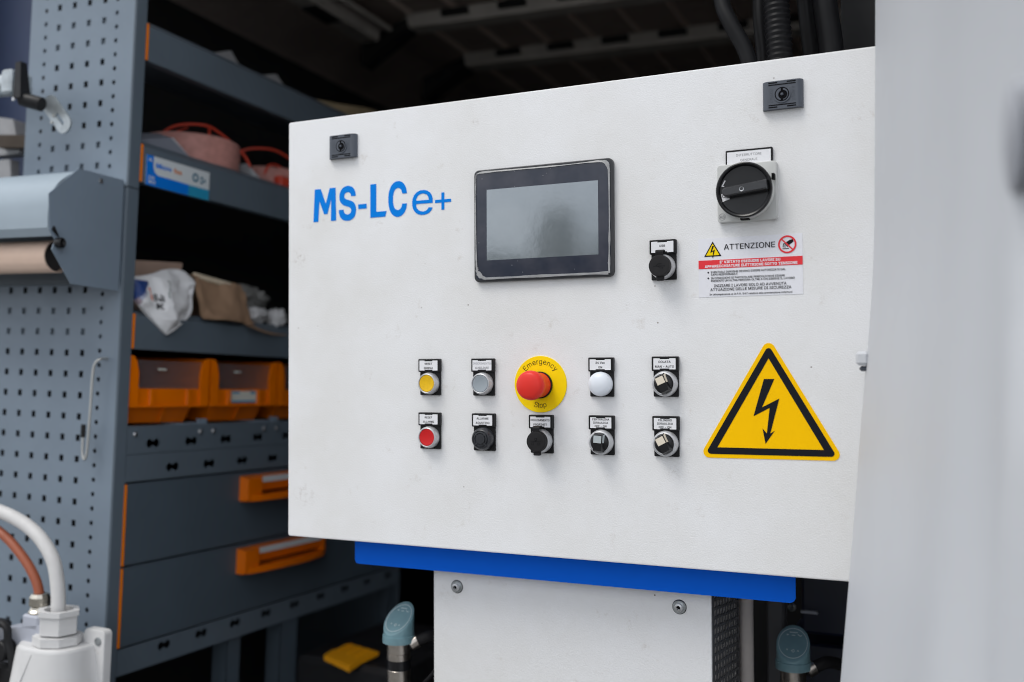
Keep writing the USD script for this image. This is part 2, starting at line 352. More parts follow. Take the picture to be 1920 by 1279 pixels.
# ------------------------------------------------------------------ the van: roof, walls, floor, open rear door (V frame)
van = thing('van', 'white panel van with its dark load space open at the rear', 'van', (.6, 1.5, -1.75), 'V')
RZ = .40
part(van, 'roof_panel', bx(-.12, 1.62, -.16, 3.3, RZ, RZ + .02), 'van_roof')
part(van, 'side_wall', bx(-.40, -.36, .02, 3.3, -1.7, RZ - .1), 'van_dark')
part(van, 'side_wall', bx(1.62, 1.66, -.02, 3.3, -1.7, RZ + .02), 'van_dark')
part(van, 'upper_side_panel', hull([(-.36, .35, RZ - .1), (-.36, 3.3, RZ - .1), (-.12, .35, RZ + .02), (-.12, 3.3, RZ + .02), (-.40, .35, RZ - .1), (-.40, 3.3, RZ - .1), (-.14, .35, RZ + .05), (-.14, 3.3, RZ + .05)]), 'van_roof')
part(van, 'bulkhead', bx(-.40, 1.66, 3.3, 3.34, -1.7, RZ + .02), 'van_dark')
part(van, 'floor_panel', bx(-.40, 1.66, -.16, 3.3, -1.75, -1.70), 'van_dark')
for k in range(11):                          # pressed ribs of the roof skin
    xk = .063 + .146 * k - .005
    for (ya, yb) in ((-.12, 1.17), (1.275, 1.535), (1.665, 2.35), (2.45, 3.25)):
        if xk < 1.58:
            part(van, 'roof_rib', hull([(xk - .011, ya, RZ), (xk + .011, ya, RZ), (xk - .004, ya + .015, RZ - .008), (xk + .004, ya + .015, RZ - .008), (xk - .011, yb, RZ), (xk + .011, yb, RZ), (xk - .004, yb - .015, RZ - .008), (xk + .004, yb - .015, RZ - .008)]), 'van_rib')
for (yc, w) in ((1.222, .05), (1.60, .06), (2.40, .06)):           # roof bows
    bow = part(van, 'roof_bow', [hull([(x_, yc - w, RZ - .001), (x_, yc + w, RZ - .001), (x_, yc - w * .55, RZ - .034), (x_, yc + w * .55, RZ - .034)][:] + [(x2, yc + s * q, RZ - z_) for x2 in (1.6,) for s in (-1, 1) for q, z_ in ((w, .001), (w * .55, .034))]) for x_ in (.04,)], 'van_beam')
    part(bow, 'bow_bracket', hull([(a, yc + s * w * .6, zz) for s in (-1, 1) for a, zz in ((.035, RZ - .001), (.035, RZ - .034), (-.12, RZ - .06), (-.12, RZ - .13))]), 'van_dark')
    for k in range(8):
        xs = .16 + .18 * k
        part(bow, 'bow_slot', bx(xs, xs + .085, yc - w - .004, yc - w * .62, RZ - .020, RZ - .003), 'van_dark')
part(van, 'cant_rail', [bx(-.11, -.04, .25, 1.17, RZ - .075, RZ - .03, .008), bx(-.02, .0, .25, 1.17, RZ - .05, RZ - .035, .004)], 'van_beam')
for (ya, yb) in ((.60, .68), (.86, .98)):
    part(van, 'rail_opening', bx(-.10, -.05, ya, yb, RZ - .080, RZ - .074), 'van_dark')
part(van, 'rear_pillar', [bx(-.36, -.11, .13, .16, -1.7, RZ, .01)], 'van_navy', label='dark blue inner panel left of the perforated side')
part(van, 'rear_pillar', [bx(1.50, 1.62, -.14, -.02, -1.7, RZ, .02)], 'van_white')
part(van, 'pillar_trim', hull([(-.24, .06, -.17), (-.185, .06, -.18), (-.160, .06, -.25), (-.24, .06, -.25), (-.24, .09, -.17), (-.185, .09, -.18), (-.160, .09, -.25), (-.24, .09, -.25)]), 'paper_grey')
part(van, 'pillar_trim', hull([(-.24, .06, -.26), (-.186, .06, -.26), (-.175, .06, -.36), (-.24, .06, -.36), (-.24, .08, -.26), (-.186, .08, -.26), (-.175, .08, -.36), (-.24, .08, -.36)]), 'paper_grey')
part(van, 'pillar_crossbar', hull([(-.20, .04, -.215), (-.07, .04, -.225), (-.07, .04, -.25), (-.20, .04, -.24), (-.20, .06, -.215), (-.07, .06, -.225), (-.07, .06, -.25), (-.20, .06, -.24)]), 'bark')

# ------------------------------------------------------------------ rear door at the right, swung open towards the camera (W frame)
ez = np.array([-1.0, -.45, -.25, -.097, -.023, .063, .148, .234, .262, .348, .462, .634, .9, 1.2])
ex = np.array([.690, .728, .752, .765, .772, .780, .787, .794, .798, .805, .807, .810, .812, .812])
vz = np.linspace(-1.0, .95, 60); sx_ = np.concatenate([[0, .004, .010, .018], np.linspace(.03, 1, 44)])
e0 = np.interp(vz, ez, ex)
ks = np.hanning(7); ks /= ks.sum(); e0 = np.convolve(np.pad(e0, 3, mode='edge'), ks, 'valid')
G = np.zeros((len(sx_), len(vz), 3))
for i, s in enumerate(sx_):
    rnd = .010 * (1 - math.sqrt(max(0, 1 - (1 - min(1, s / .02)) ** 2)))
    step = .012 / (1 + math.exp(-(s - .30) / .05)) - .012 / (1 + math.exp(-(s - .55) / .06)) + .018 * math.exp(-((s - .74) / .06) ** 2) / (1 + np.exp((vz - .22) / .05))
    G[i, :, 0] = e0 + .145 * s + rnd + step
    G[i, :, 1] = -.05 - .72 * s
    G[i, :, 2] = vz
dz = (G[:, :, 2] - .325) / .075; ds = (sx_[:, None] - .90) / .075
G[:, :, 0] += .035 * np.exp(-(dz ** 2 + ds ** 2) ** 1.5)            # recessed grip in the inner skin
door = part(van, 'rear_door', sheet(G, (-1, 0, 0), .035).apply_translation((0, 0, ZO)).apply_translation(-VO).apply_transform(np.vstack([np.hstack([Rm.T, np.zeros((3, 1))]), [0, 0, 0, 1]])), 'van_white', smooth=60, label='open white rear door, blurred, beside the cabinet')
def affinity_sphere(r):
    m = trimesh.creation.icosphere(3, 1.0); m.vertices = np.array(m.vertices) * np.array(r); return m
def toV(m):
    m = m.copy(); m.apply_translation((0, 0, ZO)); m.apply_translation(-VO); m.apply_transform(np.vstack([np.hstack([Rm.T, np.zeros((3, 1))]), [0, 0, 0, 1]])); return m
part(door, 'grip_cup', toV(FZ(affinity_sphere((.005, .045, .026)), .920, -.632, .352)), 'grip_dark', smooth=60)
part(door, 'door_catch', toV(bx(.789, .802, -.075, -.045, .242, .257, .003)), 'van_white')
part(door, 'catch_pin', toV(bx(.792, .802, -.070, -.050, .236, .2415, .002)), 'lock_grey')

# ------------------------------------------------------------------ control cabinet (W frame)
cab = thing('control_cabinet', 'white painted steel electrical control cabinet with screen, buttons and warning signs', 'control cabinet', (.41, 0, 0))
W_, H_ = .82, .60
body = ext(sbox(0, 0, W_, H_).buffer(-.004).buffer(.004, quad_segs=6), .016)
front = FY(ext(affinity.translate(rbox(W_, H_, .004), W_ / 2, H_ / 2), .0005), 0, 0, 0)
lay = [(0.0025, 0.0), (0.0007, .0007), (0, .0025), (0, .020)]
def rounded_slab(w, h, r, lay, n=6):
    """slab facing out (local +c = 0 at front), edges rounded by lay = [(inset, depth)]"""
    rings = []
    for ins, d in lay:
        p = np.array(rbox(w - 2 * ins, h - 2 * ins, max(r - ins, .0004), n).exterior.coords)[:-1]; rings.append(np.column_stack([p, np.full(len(p), -d)]))
    k = len(rings[0]); V = np.vstack(rings + [[[0, 0, -lay[0][1]]], [[0, 0, -lay[-1][1]]]]); F = []
    for i in range(len(rings) - 1):
        for j in range(k):
            a, b = i * k + j, i * k + (j + 1) % k; F += [(a, a + k, b + k), (a, b + k, b)]
    c0, c1 = len(rings) * k, len(rings) * k + 1
    for j in range(k): F += [(c0, j, (j + 1) % k), (c1, (len(rings) - 1) * k + (j + 1) % k, (len(rings) - 1) * k + j)]
    m = trimesh.Trimesh(V, F, process=False); m.fix_normals(); return m
part(cab, 'door', FY(rounded_slab(W_, H_, .0035, lay), W_ / 2, 0, H_ / 2), 'panel_white', smooth=40)
part(cab, 'housing', bx(.012, W_ - .012, .021, .23, .012, H_ - .006, .003), 'panel_white', smooth=40)

# lettering MS-LC e+
Mg = Polygon([(0, 0), (.215, 0), (.262, .64), (.47, .22), (.62, .22), (.785, .68), (.775, 0), (1, 0), (.972, 1), (.72, 1), (.545, .53), (.32, 1), (.06, 1)])
Lg = Polygon([(0, 0), (.92, 0), (1, .165), (.36, .165), (.36, 1), (0, 1)])
glyphs = [fit(Mg, .0446, .0835, .4512, .4981), fit(glyph('S', 760, .5), .0882, .1172, .4496, .4989), affinity.translate(sbox(0, 0, .0137, .0066), .1209, .4648),
          fit(Lg, .1409, .1672, .4512, .4978), fit(glyph('C', 760, .5), .1702, .1997, .4495, .4989), fit(glyph('e', 400, .5), .2083, .2402, .4496, .4833), fit(glyph('+', 420, .5), .2439, .2684, .4544, .4778)]
for g in glyphs:
    part(cab, 'letter', FY(ext(g, .0004), 0, -.0001, 0), 'letter_blue', smooth=False)

# lock covers
def lock(u, v, sym):
    prof = [(-.0230, 0)] + [(-.0165 - .0065 * math.cos(a), .0075 * math.sin(a)) for a in np.linspace(0, PI / 2, 7)] + [(.0165 + .0065 * math.sin(a), .0075 * math.cos(a)) for a in np.linspace(0, PI / 2, 7)]
    P2 = Polygon(prof); m = ext(P2, .0325, -.01625)                # (a, c) section swept along b
    vv = np.array(m.vertices); m.vertices = np.stack([vv[:, 0], -vv[:, 2], vv[:, 1]], 1)
    p = part(cab, 'lock_cover', FY(m, u, 0, v), 'lock_grey', smooth=40, label=f'dark grey quarter-turn lock cover near the {sym} upper corner')
    part(p, 'lock_barrel', FY(lathe([(.0098, .0074), (.0098, .0085), (.0084, .0085), (.0080, .0078), (0, .0078)], 32), u, 0, v), 'lock_grey')
    kh = part(p, 'keyhole_shade', FY(lathe([(.0083, .0076), (.0083, .0081), (0, .0081)], 28), u, 0, v), 'lock_dark')  # flat dark disc, shade of the key recess put into colour
    part(p, 'barrel_rim', FY(ext(Point(0, 0).buffer(.0070, quad_segs=10).difference(Point(.0010, -.0006).buffer(.0052, quad_segs=10)).difference(sbox(-.0014, -.01, .0014, .01)), .0007, .0081), u, 0, v), 'lock_grey', smooth=False)  # barrel rim cut to a crescent, its lit part put into the shape
    part(p, 'pin', FY(lathe([(0, .0098), (.0014, .0096), (.0018, .0080)][::-1], 14), u, 0, v), 'lock_grey')
    for q in (-1, 1):
        part(p, 'groove', FY(ext(affinity.translate(sbox(-.0155, -.0006, .0155, .0006), 0, q * .0118), .0002, .0075), u, 0, v), 'lock_dark', smooth=False)
        for t in (-1, 1): part(p, 'groove', FY(ext(affinity.translate(sbox(-.0050, -.0007, .0050, .0007), t * .0105, q * .0142), .0002, .0075), u, 0, v), 'lock_dark', smooth=False)
    for q in (1, -1):
        t = affinity.translate(affinity.rotate(text('EADXC', .0036, 600), 90 * q, origin=(0, 0)), -.0108 if q > 0 else .0108, 0)
        part(p, 'embossed_lettering', FY(ext(t, .0003, .0074), u, 0, v), 'lock_grey', smooth=False)
lock(.0968, .5545, 'left'); lock(.7055, .5555, 'right')

# touch screen
hu, hv = .4025, .4278
hmi = part(cab, 'touch_screen', FY(rounded_slab(.193, .1480, .007, [(.0022, -.0070), (.0006, -.0064), (0, -.0050), (0, .0)]), hu, 0, hv), 'hmi_frame', label='touch screen with cloudy protective film in a dark frame')
part(hmi, 'glass_border', FY(ext(rbox(.1865, .1415, .0055).difference(affinity.translate(sbox(.3252, .3818, .4799, .4746), -hu, -hv)), .0004, .0071), hu, 0, hv), 'bezel_glass', smooth=False)
part(hmi, 'display', FY(ext(affinity.translate(sbox(.3252, .3818, .4799, .4746), -hu, -hv), .0003, .0071), hu, 0, hv), 'display_glass', smooth=False)
def film_strip(pts, w, seed):
    P = spline(pts, 14); k = len(P); d = np.gradient(P, axis=0); nn = np.stack([-d[:, 1], d[:, 0]], 1); nn /= np.linalg.norm(nn, axis=1, keepdims=True)
    jt = (fbm(np.stack([np.arange(k) * .35, np.full(k, seed * 3.7), np.zeros(k)], 1), 3, seed) - .5)
    wd = np.interp(np.linspace(0, 1, k), np.linspace(0, 1, len(w)), w) * (1 + 1.2 * jt)
    a = P - nn * wd[:, None] / 2; b = P + nn * wd[:, None] / 2
    z = .0078 + .0012 * np.abs(jt)
    X = np.stack([np.column_stack([a, z]), np.column_stack([b, z + .0008])], 1)
    return sheet(X, (0, 0, 1), .0002)
xl, xr, yb, yt = -.0945, .0945, -.0718, .0718
film = [film_strip([(xl + .002, yt - .004), (xl + .001, 0.02), (xl + .0022, -.05), (xl + .004, yb + .016)], [.0012, .0016, .0022, .004], 1),
        film_strip([(xl + .002, yb + .014), (xl + .008, yb + .006), (xl + .016, yb + .0015)], [.004, .0062, .003], 2),
        film_strip([(xl + .014, yb + .002), (0, yb + .0022), (xr - .004, yb + .0022)], [.003, .0026, .0034], 3),
        film_strip([(xr - .003, yb + .002), (xr - .002, 0), (xr - .0025, yt - .012)], [.0022, .0014, .0026], 4),
        film_strip([(xr - .0018, yt - .016), (xr - .006, yt - .004), (xr - .018, yt - .0012)], [.002, .0042, .0016], 5),
        film_strip([(xr - .016, yt - .0014), (.02, yt - .0022), (xl + .02, yt - .0016), (xl + .003, yt - .003)], [.002, .0012, .0024, .0014], 6)]
part(hmi, 'protective_film', [FY(f, hu, 0, hv) for f in film], 'film_clear', smooth=50, label='curled edge of the clear protective film')

# legend plate carrying a device
def plate(name, uc, vt, lines, label, fade=0):
    W2, H2 = .0318, .0488
    base = FY(ext(rbox(W2 - .001, H2, .0012), .0030), uc + .0005, 0, vt - H2 / 2)
    holder = FY(rounded_slab(W2 + .001, .0176, .0012, [(.0008, -.0064), (0, -.0056), (0, 0)], 3), uc, 0, vt - .0088)
    p = part(cab, name, [base, holder], 'black_plastic', label=label)
    part(p, 'label_insert', FY(ext(rbox(.0276, .0134, .0005).difference(affinity.translate(sbox(-.0060, 0, .0060, .0012), 0, .0057)).difference(affinity.translate(sbox(-.0060, 0, .0060, .0012), 0, -.0068)), .0005, .0062), uc - .0002, 0, vt - .0090), 'insert_white', smooth=False)
    ys = {1: [.0076], 2: [.0066, .0123], 3: [.0048, .0090, .0132]}[len(lines)]
    hh = .0027 if len(lines) < 3 else .0025
    for y_, s in zip(ys, lines):
        t = text(s, hh, 680, min(1.0, .0262 / max(1e-6, np.ptp(np.array(text(s, hh, 680).bounds)[[0, 2]]))))
        f = fade if isinstance(fade, int) else fade[lines.index(s)]
        part(p, 'label_lettering', FY(ext(t, .0002, .0066), uc - .0002, 0, vt - y_ - hh / 2), ('print_black', 'print_fade', 'print_grey')[f], smooth=False)
    return p
def at(m, uc, vt): return FY(m, uc, 0, vt - .0330)
RING = [(.0146, .0028), (.0146, .0060), (.0142, .0092), (.0131, .0122), (.0122, .0128), (.0116, .0124), (.0115, .0105)]
def push(uc, vt, lines, capmat, label, fade=0):
    p = plate('push_button', uc, vt, lines, label, fade)
    part(p, 'bezel_ring', at(lathe(RING, 44), uc, vt), 'satin_ring')
    part(p, 'button_cap', at(lathe([(.0114, .0095), (.0112, .0118), (.0106, .0124), (.0098, .0123), (.006, .0116), (0, .0114)], 40), uc, vt), capmat)
C1, C2, C3, C4, C5 = .2370, .3172, .3998, .4812, .5632
T1, T2 = .2536, .1816
push(C1, T1, ['RESET', 'SIRENA'], 'cap_yellow', 'yellow push button under the RESET SIRENA plate', 0)
push(C1, T2, ['RESET', 'ALLARMI'], 'cap_red', 'flat red push button under the RESET ALLARMI plate', 0)
push(C2, T1, ['INSERIMENTO', 'AUSILIARI'], 'cap_grey', 'grey push button under a faded plate', [2, 1])
p = plate('buzzer', C2 + .0008, T2, ['ALLARME', 'ACUSTICO'], 'black sounder under the ALLARME ACUSTICO plate')
part(p, 'sounder_dome', at(lathe([(.0149, .0028), (.0149, .0075), (.0143, .0105), (.0128, .0132), (.0112, .0142), (.0112, .0128), (.0096, .0128), (.0096, .0146), (.0082, .0148), (.0082, .0130), (.0064, .0130), (.0064, .0149), (.0048, .0150), (0, .0150)], 44), C2 + .0008, T2), 'sounder_black')
part(p, 'slot_bridge', [at(ext(affinity.rotate(affinity.translate(sbox(-.0011, .0050, .0011, .0118), 0, 0), a, origin=(0, 0)), .0144), C2 + .0008, T2) for a in (45, 135, 225, 315)], 'sounder_black', smooth=False)
p = plate('pilot_light', C4, T1, ['24 Vac', 'ON'], 'white domed pilot light under the 24 Vac ON plate', 0)
part(p, 'lens', at(lathe([(.0150, .0028), (.0152, .0060), (.0149, .0095), (.0138, .0128), (.0115, .0152), (.0080, .0168), (.004, .0176), (0, .0178)], 48), C4, T1), 'pilot_white', smooth=60)
def selector(uc, vt, lines, ang, mk, label):
    p = plate('selector_switch', uc, vt, lines, label)
    part(p, 'bezel_ring', at(lathe([(.0155, .0028), (.0156, .0060), (.0152, .0090), (.0138, .0116), (.0126, .0122), (.0119, .0118), (.0117, .0105)], 44), uc, vt), 'satin_ring')
    k = lathe([(.0116, .0085), (.0114, .0118), (.0104, .0132), (.006, .0142), (0, .0144)], 40)
    kb = part(p, 'knob', at(k, uc, vt), 'black_gloss', smooth=50)
    def rot(m): m = m.copy(); m.apply_transform(trimesh.transformations.rotation_matrix(math.radians(ang), [0, 0, 1])); return m
    wing = hull([(s * (.0068 - q * .0016), y * (1 - q * .10), .012 + q * .0085) for s in (-1, 1) for q in (0, 1) for y in (-.0108, .0108)] + [(s * .0062, y, .0135) for s in (-1, 1) for y in (-.0117, .0117)])
    part(p, 'grip', at(rot(wing), uc, vt), 'black_gloss', smooth=False)
    ins = hull([(s * .0050, y, c) for s in (-1, 1) for y, c in ((0, .0209), (.0088, .0206))] + [(s * .0070, y, .0124) for s in (-1, 1) for y in (0, .0104)] + [(s * .0060, .0116, .0136) for s in (-1, 1)])
    part(p, 'pointer', at(rot(ins), uc, vt), mk, smooth=False)
selector(C5, T1 + .0006, ['COLATA', 'MAN - AUTO'], 24, 'cream_insert', 'selector switch under the COLATA plate, cream pointer turned left')
selector(C4 + .0001, T2, ['CENTRALINA', 'IDRAULICA', 'OFF - ON'], -3, 'mark_grey', 'selector switch under the CENTRALINA IDRAULICA plate, pointer nearly upright')
selector(C5 + .0001, T2 + .0005, ['CILINDRO', 'IDRAULICO', 'OFF - ON'], 28, 'cream_insert', 'selector switch under the CILINDRO IDRAULICO plate, pointer turned left')
def socket(uc, vt, lines, label, icon):
    p = plate('capped_socket', uc, vt, lines, label)
    part(p, 'bezel_ring', at(lathe([(.0152, .0028), (.0152, .0075), (.0146, .0118), (.0134, .0138), (.0126, .0138), (.0124, .012), (0, .012)], 44), uc, vt), 'satin_ring')
    capm = lathe([(.0128, .0125), (.0132, .0145), (.0132, .0200), (.0126, .0214), (.0106, .0218), (0, .0215)], 40)
    c = part(p, 'rubber_cap', at(capm, uc, vt), 'black_rubber')
    st = [(-.0001, .010, .0195), (0, .0140, .0210), (0, .0175, .0215), (0, .0192, .0190), (0, .0195, .013), (0, .0178, .0085)]
    S = spline(st, 6); X = np.stack([S + [-.0046, 0, 0], S + [.0046, 0, 0]], 1)
    part(p, 'strap', [at(sheet(X, (0, .6, .8), .0016), uc, vt), at(bx(-.0048, .0048, -.0178, -.0108, .014, .019, .0012), uc, vt)], 'black_rubber')
    part(c, 'moulded_symbol', at(ext(icon, .0005, .0212), uc, vt), 'hose_black', smooth=False)
net = union_all([sbox(-.0017, .0016, .0017, .0046).difference(sbox(-.0011, .0022, .0011, .0040)), sbox(-.007, -.0002, .007, .0004), sbox(-.0003, 0, .0003, .0018)] + [affinity.translate(sbox(-.0019, -.0044, .0019, -.0012).difference(sbox(-.0013, -.0037, .0013, -.0018)), s * .0042, 0) for s in (-1, 1)])
socket(C3, T2 - .0006, ['COLLEGAMENTO', 'PROFINET'], 'network socket with black rubber cap under the COLLEGAMENTO PROFINET plate', net)
usb = union_all([LineString([(-.0075, -.0006), (.0065, -.0006)]).buffer(.0004), Point(-.0078, -.0006).buffer(.0013), LineString([(-.004, -.0006), (-.0012, .0022), (.0022, .0022)]).buffer(.0004), Point(.0026, .0022).buffer(.0008), LineString([(-.001, -.0006), (.0014, -.0030), (.004, -.0030)]).buffer(.0004), sbox(.0036, -.0038, .0052, -.0022), Polygon([(.006, .0008), (.006, -.002), (.0086, -.0006)])])
socket(.5616, .3957, ['USB'], 'USB socket with black rubber cap under its white plate', usb)

# emergency stop
eu, ev = .3977, .2200
es = part(cab, 'emergency_stop', FY(lathe([(.0362, 0), (.0362, .0010), (.0360, .0013), (0, .0013)], 72), eu, 0, ev), 'estop_yellow', label='red mushroom emergency stop button on a round yellow plate')
def arc_text(s, r, h, w, mid, flip):
    f = font(w); adv = [f.getlength(c) / 87.3 * h for c in s]; tot = sum(adv); a = -tot / 2; out = []
    for c, d in zip(s, adv):
        g = affinity.scale(glyph(c, w, .6), h, h, origin=(0, 0)); g = affinity.translate(g, -d / 2, 0)
        th = (a + d / 2) / r; a += d
        if not flip: g = affinity.rotate(affinity.translate(g, 0, r), -math.degrees(th), origin=(0, 0))
        else: g = affinity.rotate(affinity.translate(g, 0, -r), math.degrees(th), origin=(0, 0))
        out.append(g)
    return out
for g in arc_text('Emergency', .0258, .0066, 330, 0, False) + arc_text('Stop', .0300, .0066, 330, 0, True):
    part(es, 'lettering', FY(ext(g, .0002, .0013), eu, 0, ev), 'print_black', smooth=False)
part(es, 'collar', FY(lathe([(.0172, .0012), (.0172, .0038), (.0165, .0046), (0, .0046)], 40), eu, 0, ev - .001), 'black_plastic')
part(es, 'mushroom', FY(lathe([(.0158, .0044), (.0158, .0225), (.0164, .0250), (.0178, .0262), (.0185, .0282), (.0187, .0320), (.0182, .0352), (.0166, .0382), (.0138, .0400), (.009, .0412), (.004, .0417), (0, .0418)], 56), eu, 0, ev - .001), 'estop_red', smooth=50)

# main rotary switch
ru, rv = .6638, .4455
sw = part(cab, 'main_switch', FY(rounded_slab(.0695, .0685, .004, [(.002, -.0085), (.0005, -.0078), (0, -.006), (0, 0)]), ru, 0, rv), 'switch_grey', label='black rotary main switch on a square grey plate')
ins_ = part(sw, 'legend_plate', FY(rounded_slab(.0545, .0190, .0012, [(.0006, -.0042), (0, -.0036), (0, 0)], 3), ru + .0022, 0, .4872), 'black_plastic')
part(ins_, 'label_insert', FY(ext(rbox(.0508, .0150, .0004), .0004, .0041), ru + .0022, 0, .4868), 'insert_white', smooth=False)
for s, y_ in (('INTERRUTTORE', .4900), ('GENERALE', .4840)):
    part(ins_, 'label_lettering', FY(ext(text(s, .0027, 420, 1.05), .0002, .0044), ru + .0022, 0, y_ - .00135), 'print_fade', smooth=False)
part(sw, 'collar', FY(lathe([(.0322, .0083), (.0322, .0180), (.0312, .0195), (0, .0195)], 56), ru, 0, rv), 'switch_grey')
hd = part(sw, 'handle', [FY(lathe([(.0305, .0190), (.0322, .0200), (.0326, .0225), (.0322, .0248), (.0308, .0256), (.0292, .0248), (.0286, .0225), (.0278, .0214), (.020, .0210), (0, .0210)], 64), ru, 0, rv)], 'black_gloss', smooth=45)
ga = math.radians(7)
bar = hull([(a * (1 - .04 * (q > .9)), b * (1 - .12 * q - .22 * (q > .9)), .0205 + q * .0125) for q in (0, .86, 1) for a, b in ((-.0205, .0058), (-.0205, -.0058), (.0275, .0062), (.0275, -.0062), (-.0235, .003), (-.0235, -.003))])
bar.apply_transform(trimesh.transformations.rotation_matrix(ga, [0, 0, 1])); part(hd, 'grip_bar', FY(bar, ru, 0, rv), 'grip_black', smooth=False)
part(hd, 'screw', FY(lathe([(.0026, .0324), (.0026, .0332), (.0018, .0329), (0, .0329)], 18), ru - .0008, 0, rv - .0004), 'chrome')
part(hd, 'position_window', FY(ext(Polygon([(-.0268, -.0030), (-.0196, -.0022), (-.0168, -.0092), (-.0250, -.0122)]), .0006, .0211), ru, 0, rv), 'insert_white', smooth=False)
part(hd, 'window_lettering', FY(ext(text('OF', .0046, 420, 1, 'l'), .0002, .0217), ru - .0258, 0, rv - .0076), 'print_black', smooth=False)
part(hd, 'pointer_mark', FY(ext(union_all([LineString([(-.0256, .0062), (-.0222, .0122)]).buffer(.0006), LineString([(-.0256, .0062), (-.0236, .0060)]).buffer(.0005)]), .0004, .0212), ru, 0, rv), 'insert_white', smooth=False)
part(sw, 'padlock_slot', FY(bx(-.006, .004, -.0335, -.0318, .0088, .0170), ru, 0, rv), 'lock_dark')
part(sw, 'padlock_slot', FY(bx(.0306, .0336, .011, .0175, .010, .0185), ru, 0, rv), 'lock_dark')
lg = union_all([Point(0, 0).buffer(.0040).difference(Point(0, 0).buffer(.0036)), affinity.translate(text('AB', .0034, 600, .95), 0, -.0017)])
part(sw, 'maker_emblem', FY(ext(lg, .0002, .0085), ru - .0287, 0, rv - .0277), 'print_fade', smooth=False)

# big warning triangle
tri = [(.6857, .2652), (.6124, .1394), (.7587, .1405)]
tp = part(cab, 'warning_triangle', FY(ext(Polygon([(.6857, .2615), (.6152, .1408), (.7560, .1420)]).buffer(.0072, quad_segs=10), .0004), 0, -.0001, 0), 'sign_yellow', smooth=False, label='large yellow high voltage triangle with black lightning arrow')
blk = Polygon([(.6857, .2590), (.6172, .1420), (.7538, .1430)]).buffer(.0038, quad_segs=8).difference(Polygon([(.6856, .2509), (.6249, .1462), (.7461, .1467)]))
part(tp, 'black_border', FY(ext(blk, .0002), 0, -.0006, 0), 'sign_black', smooth=False)
bolt_ = Polygon([(.68, .227), (.6919, .227), (.6775, .194), (.6973, .2045), (.6867, .164), (.6917, .1671), (.6811, .1518), (.6778, .1695), (.6827, .1639), (.6862, .1935), (.6676, .1836)])
part(tp, 'lightning_arrow', FY(ext(bolt_, .0002), 0, -.0006, 0), 'sign_black', smooth=False)

# ATTENZIONE sticker
S0, S1, ST, SB = .6043, .7253, .3944, .3244
sw_, sh_ = S1 - S0, ST - SB
def sp(s, t): return (S0 + s * sw_, ST - t * sh_)
st = part(cab, 'notice_sticker', FY(ext(sbox(S0, SB, S1, ST), .0003), 0, -.0001, 0), 'sticker_white', smooth=False, label='white and red notice sticker headed ATTENZIONE')
def on_st(name, poly, mt, d=.0005): part(st, name, FY(ext(poly, .0002), 0, -d, 0), mt, smooth=False)
on_st('red_band', sbox(S0, sp(0, .517)[1], S1, sp(0, .373)[1]), 'sticker_red')
ap, bl, br = np.array(sp(.142, .055)), np.array(sp(.057, .312)), np.array(sp(.228, .310))
on_st('small_triangle', Polygon([ap, bl, br]), 'print_black')
cc = (ap + bl + br) / 3
on_st('small_triangle_field', Polygon([cc + (q - cc) * .77 for q in (ap, bl, br)]), 'estop_yellow', .0007)
sb_ = affinity.scale(affinity.translate(bolt_, -.6825, -.190), .19, .19, origin=(0, 0))
on_st('small_arrow', affinity.translate(sb_, cc[0], cc[1] - .0005), 'print_black', .0009)
def line(s0, s1, tm, h, txt, w, mt):
    g = text(txt, h, w, simp=1.2); x0, _ = sp(s0, 0); x1, _ = sp(s1, 0); b = g.bounds
    g = affinity.scale(affinity.translate(g, -b[0], 0), (x1 - x0) / (b[2] - b[0]), 1, origin=(0, 0))
    on_st('lettering', affinity.translate(g, x0, sp(0, tm)[1] - h / 2), mt, .0007)
line(.253, .745, .160, .0065, 'ATTENZIONE', 470, 'print_black')
line(.212, .793, .413, .0032, "E' VIETATO ESEGUIRE LAVORI SU", 800, 'sticker_white')
line(.062, .952, .479, .0032, 'APPARECCHIATURE ELETTRICHE SOTTO TENSIONE', 800, 'sticker_white')
line(.123, .842, .578, .0023, 'EVENTUALI DEROGHE DEVONO ESSERE AUTORIZZATE DAL', 420, 'print_black')
line(.123, .383, .621, .0023, 'CAPO RESPONSABILE', 420, 'print_black')
line(.123, .833, .681, .0023, 'IN CONDIZIONI DI PARTICOLARE PERICOLO DEVE ESSERE', 420, 'print_black')
line(.123, .925, .727, .0023, "PRESENTE UN'ALTRA PERSONA OLTRE A CHI ESEGUE IL LAVORO", 420, 'print_black')
line(.153, .848, .812, .0032, 'INIZIARE I LAVORI SOLO AD AVVENUTA', 430, 'print_black')
line(.116, .893, .876, .0032, 'ATTUAZIONE DELLE MISURE DI SICUREZZA', 430, 'print_black')
line(.108, .900, .957, .0021, 'In ottemperanza al D.P.R. 547 relativo alla prevenzione infortuni', 420, 'print_black')
for t in (.583, .680): on_st('bullet', Point(*sp(.096, t)).buffer(.0010), 'print_black')
pc = Point(*sp(.859, .172)); q = np.array(pc.coords[0])
hand = union_all([Polygon([(.0062, .0058), (.0072, .0030), (.0022, -.0008), (-.0012, .0014), (-.0006, .0030), (.003, .0050)])] + [LineString(l).buffer(.00045) for l in ([(-.0008, .0012), (-.0044, .0008), (-.0046, -.0030)], [(0, .0004), (-.0026, -.0006), (-.0026, -.0034)], [(.0008, -.0006), (-.0008, -.0014), (.0004, -.0026)], [(-.0050, -.0048), (.0014, -.0048)])])
on_st('hand_symbol', affinity.translate(hand, *q), 'print_black')
ring = union_all([pc.buffer(.0104, quad_segs=16).difference(pc.buffer(.0084, quad_segs=16)), affinity.rotate(sbox(q[0] - .009, q[1] - .0008, q[0] + .009, q[1] + .0008), -45, origin=tuple(q))])
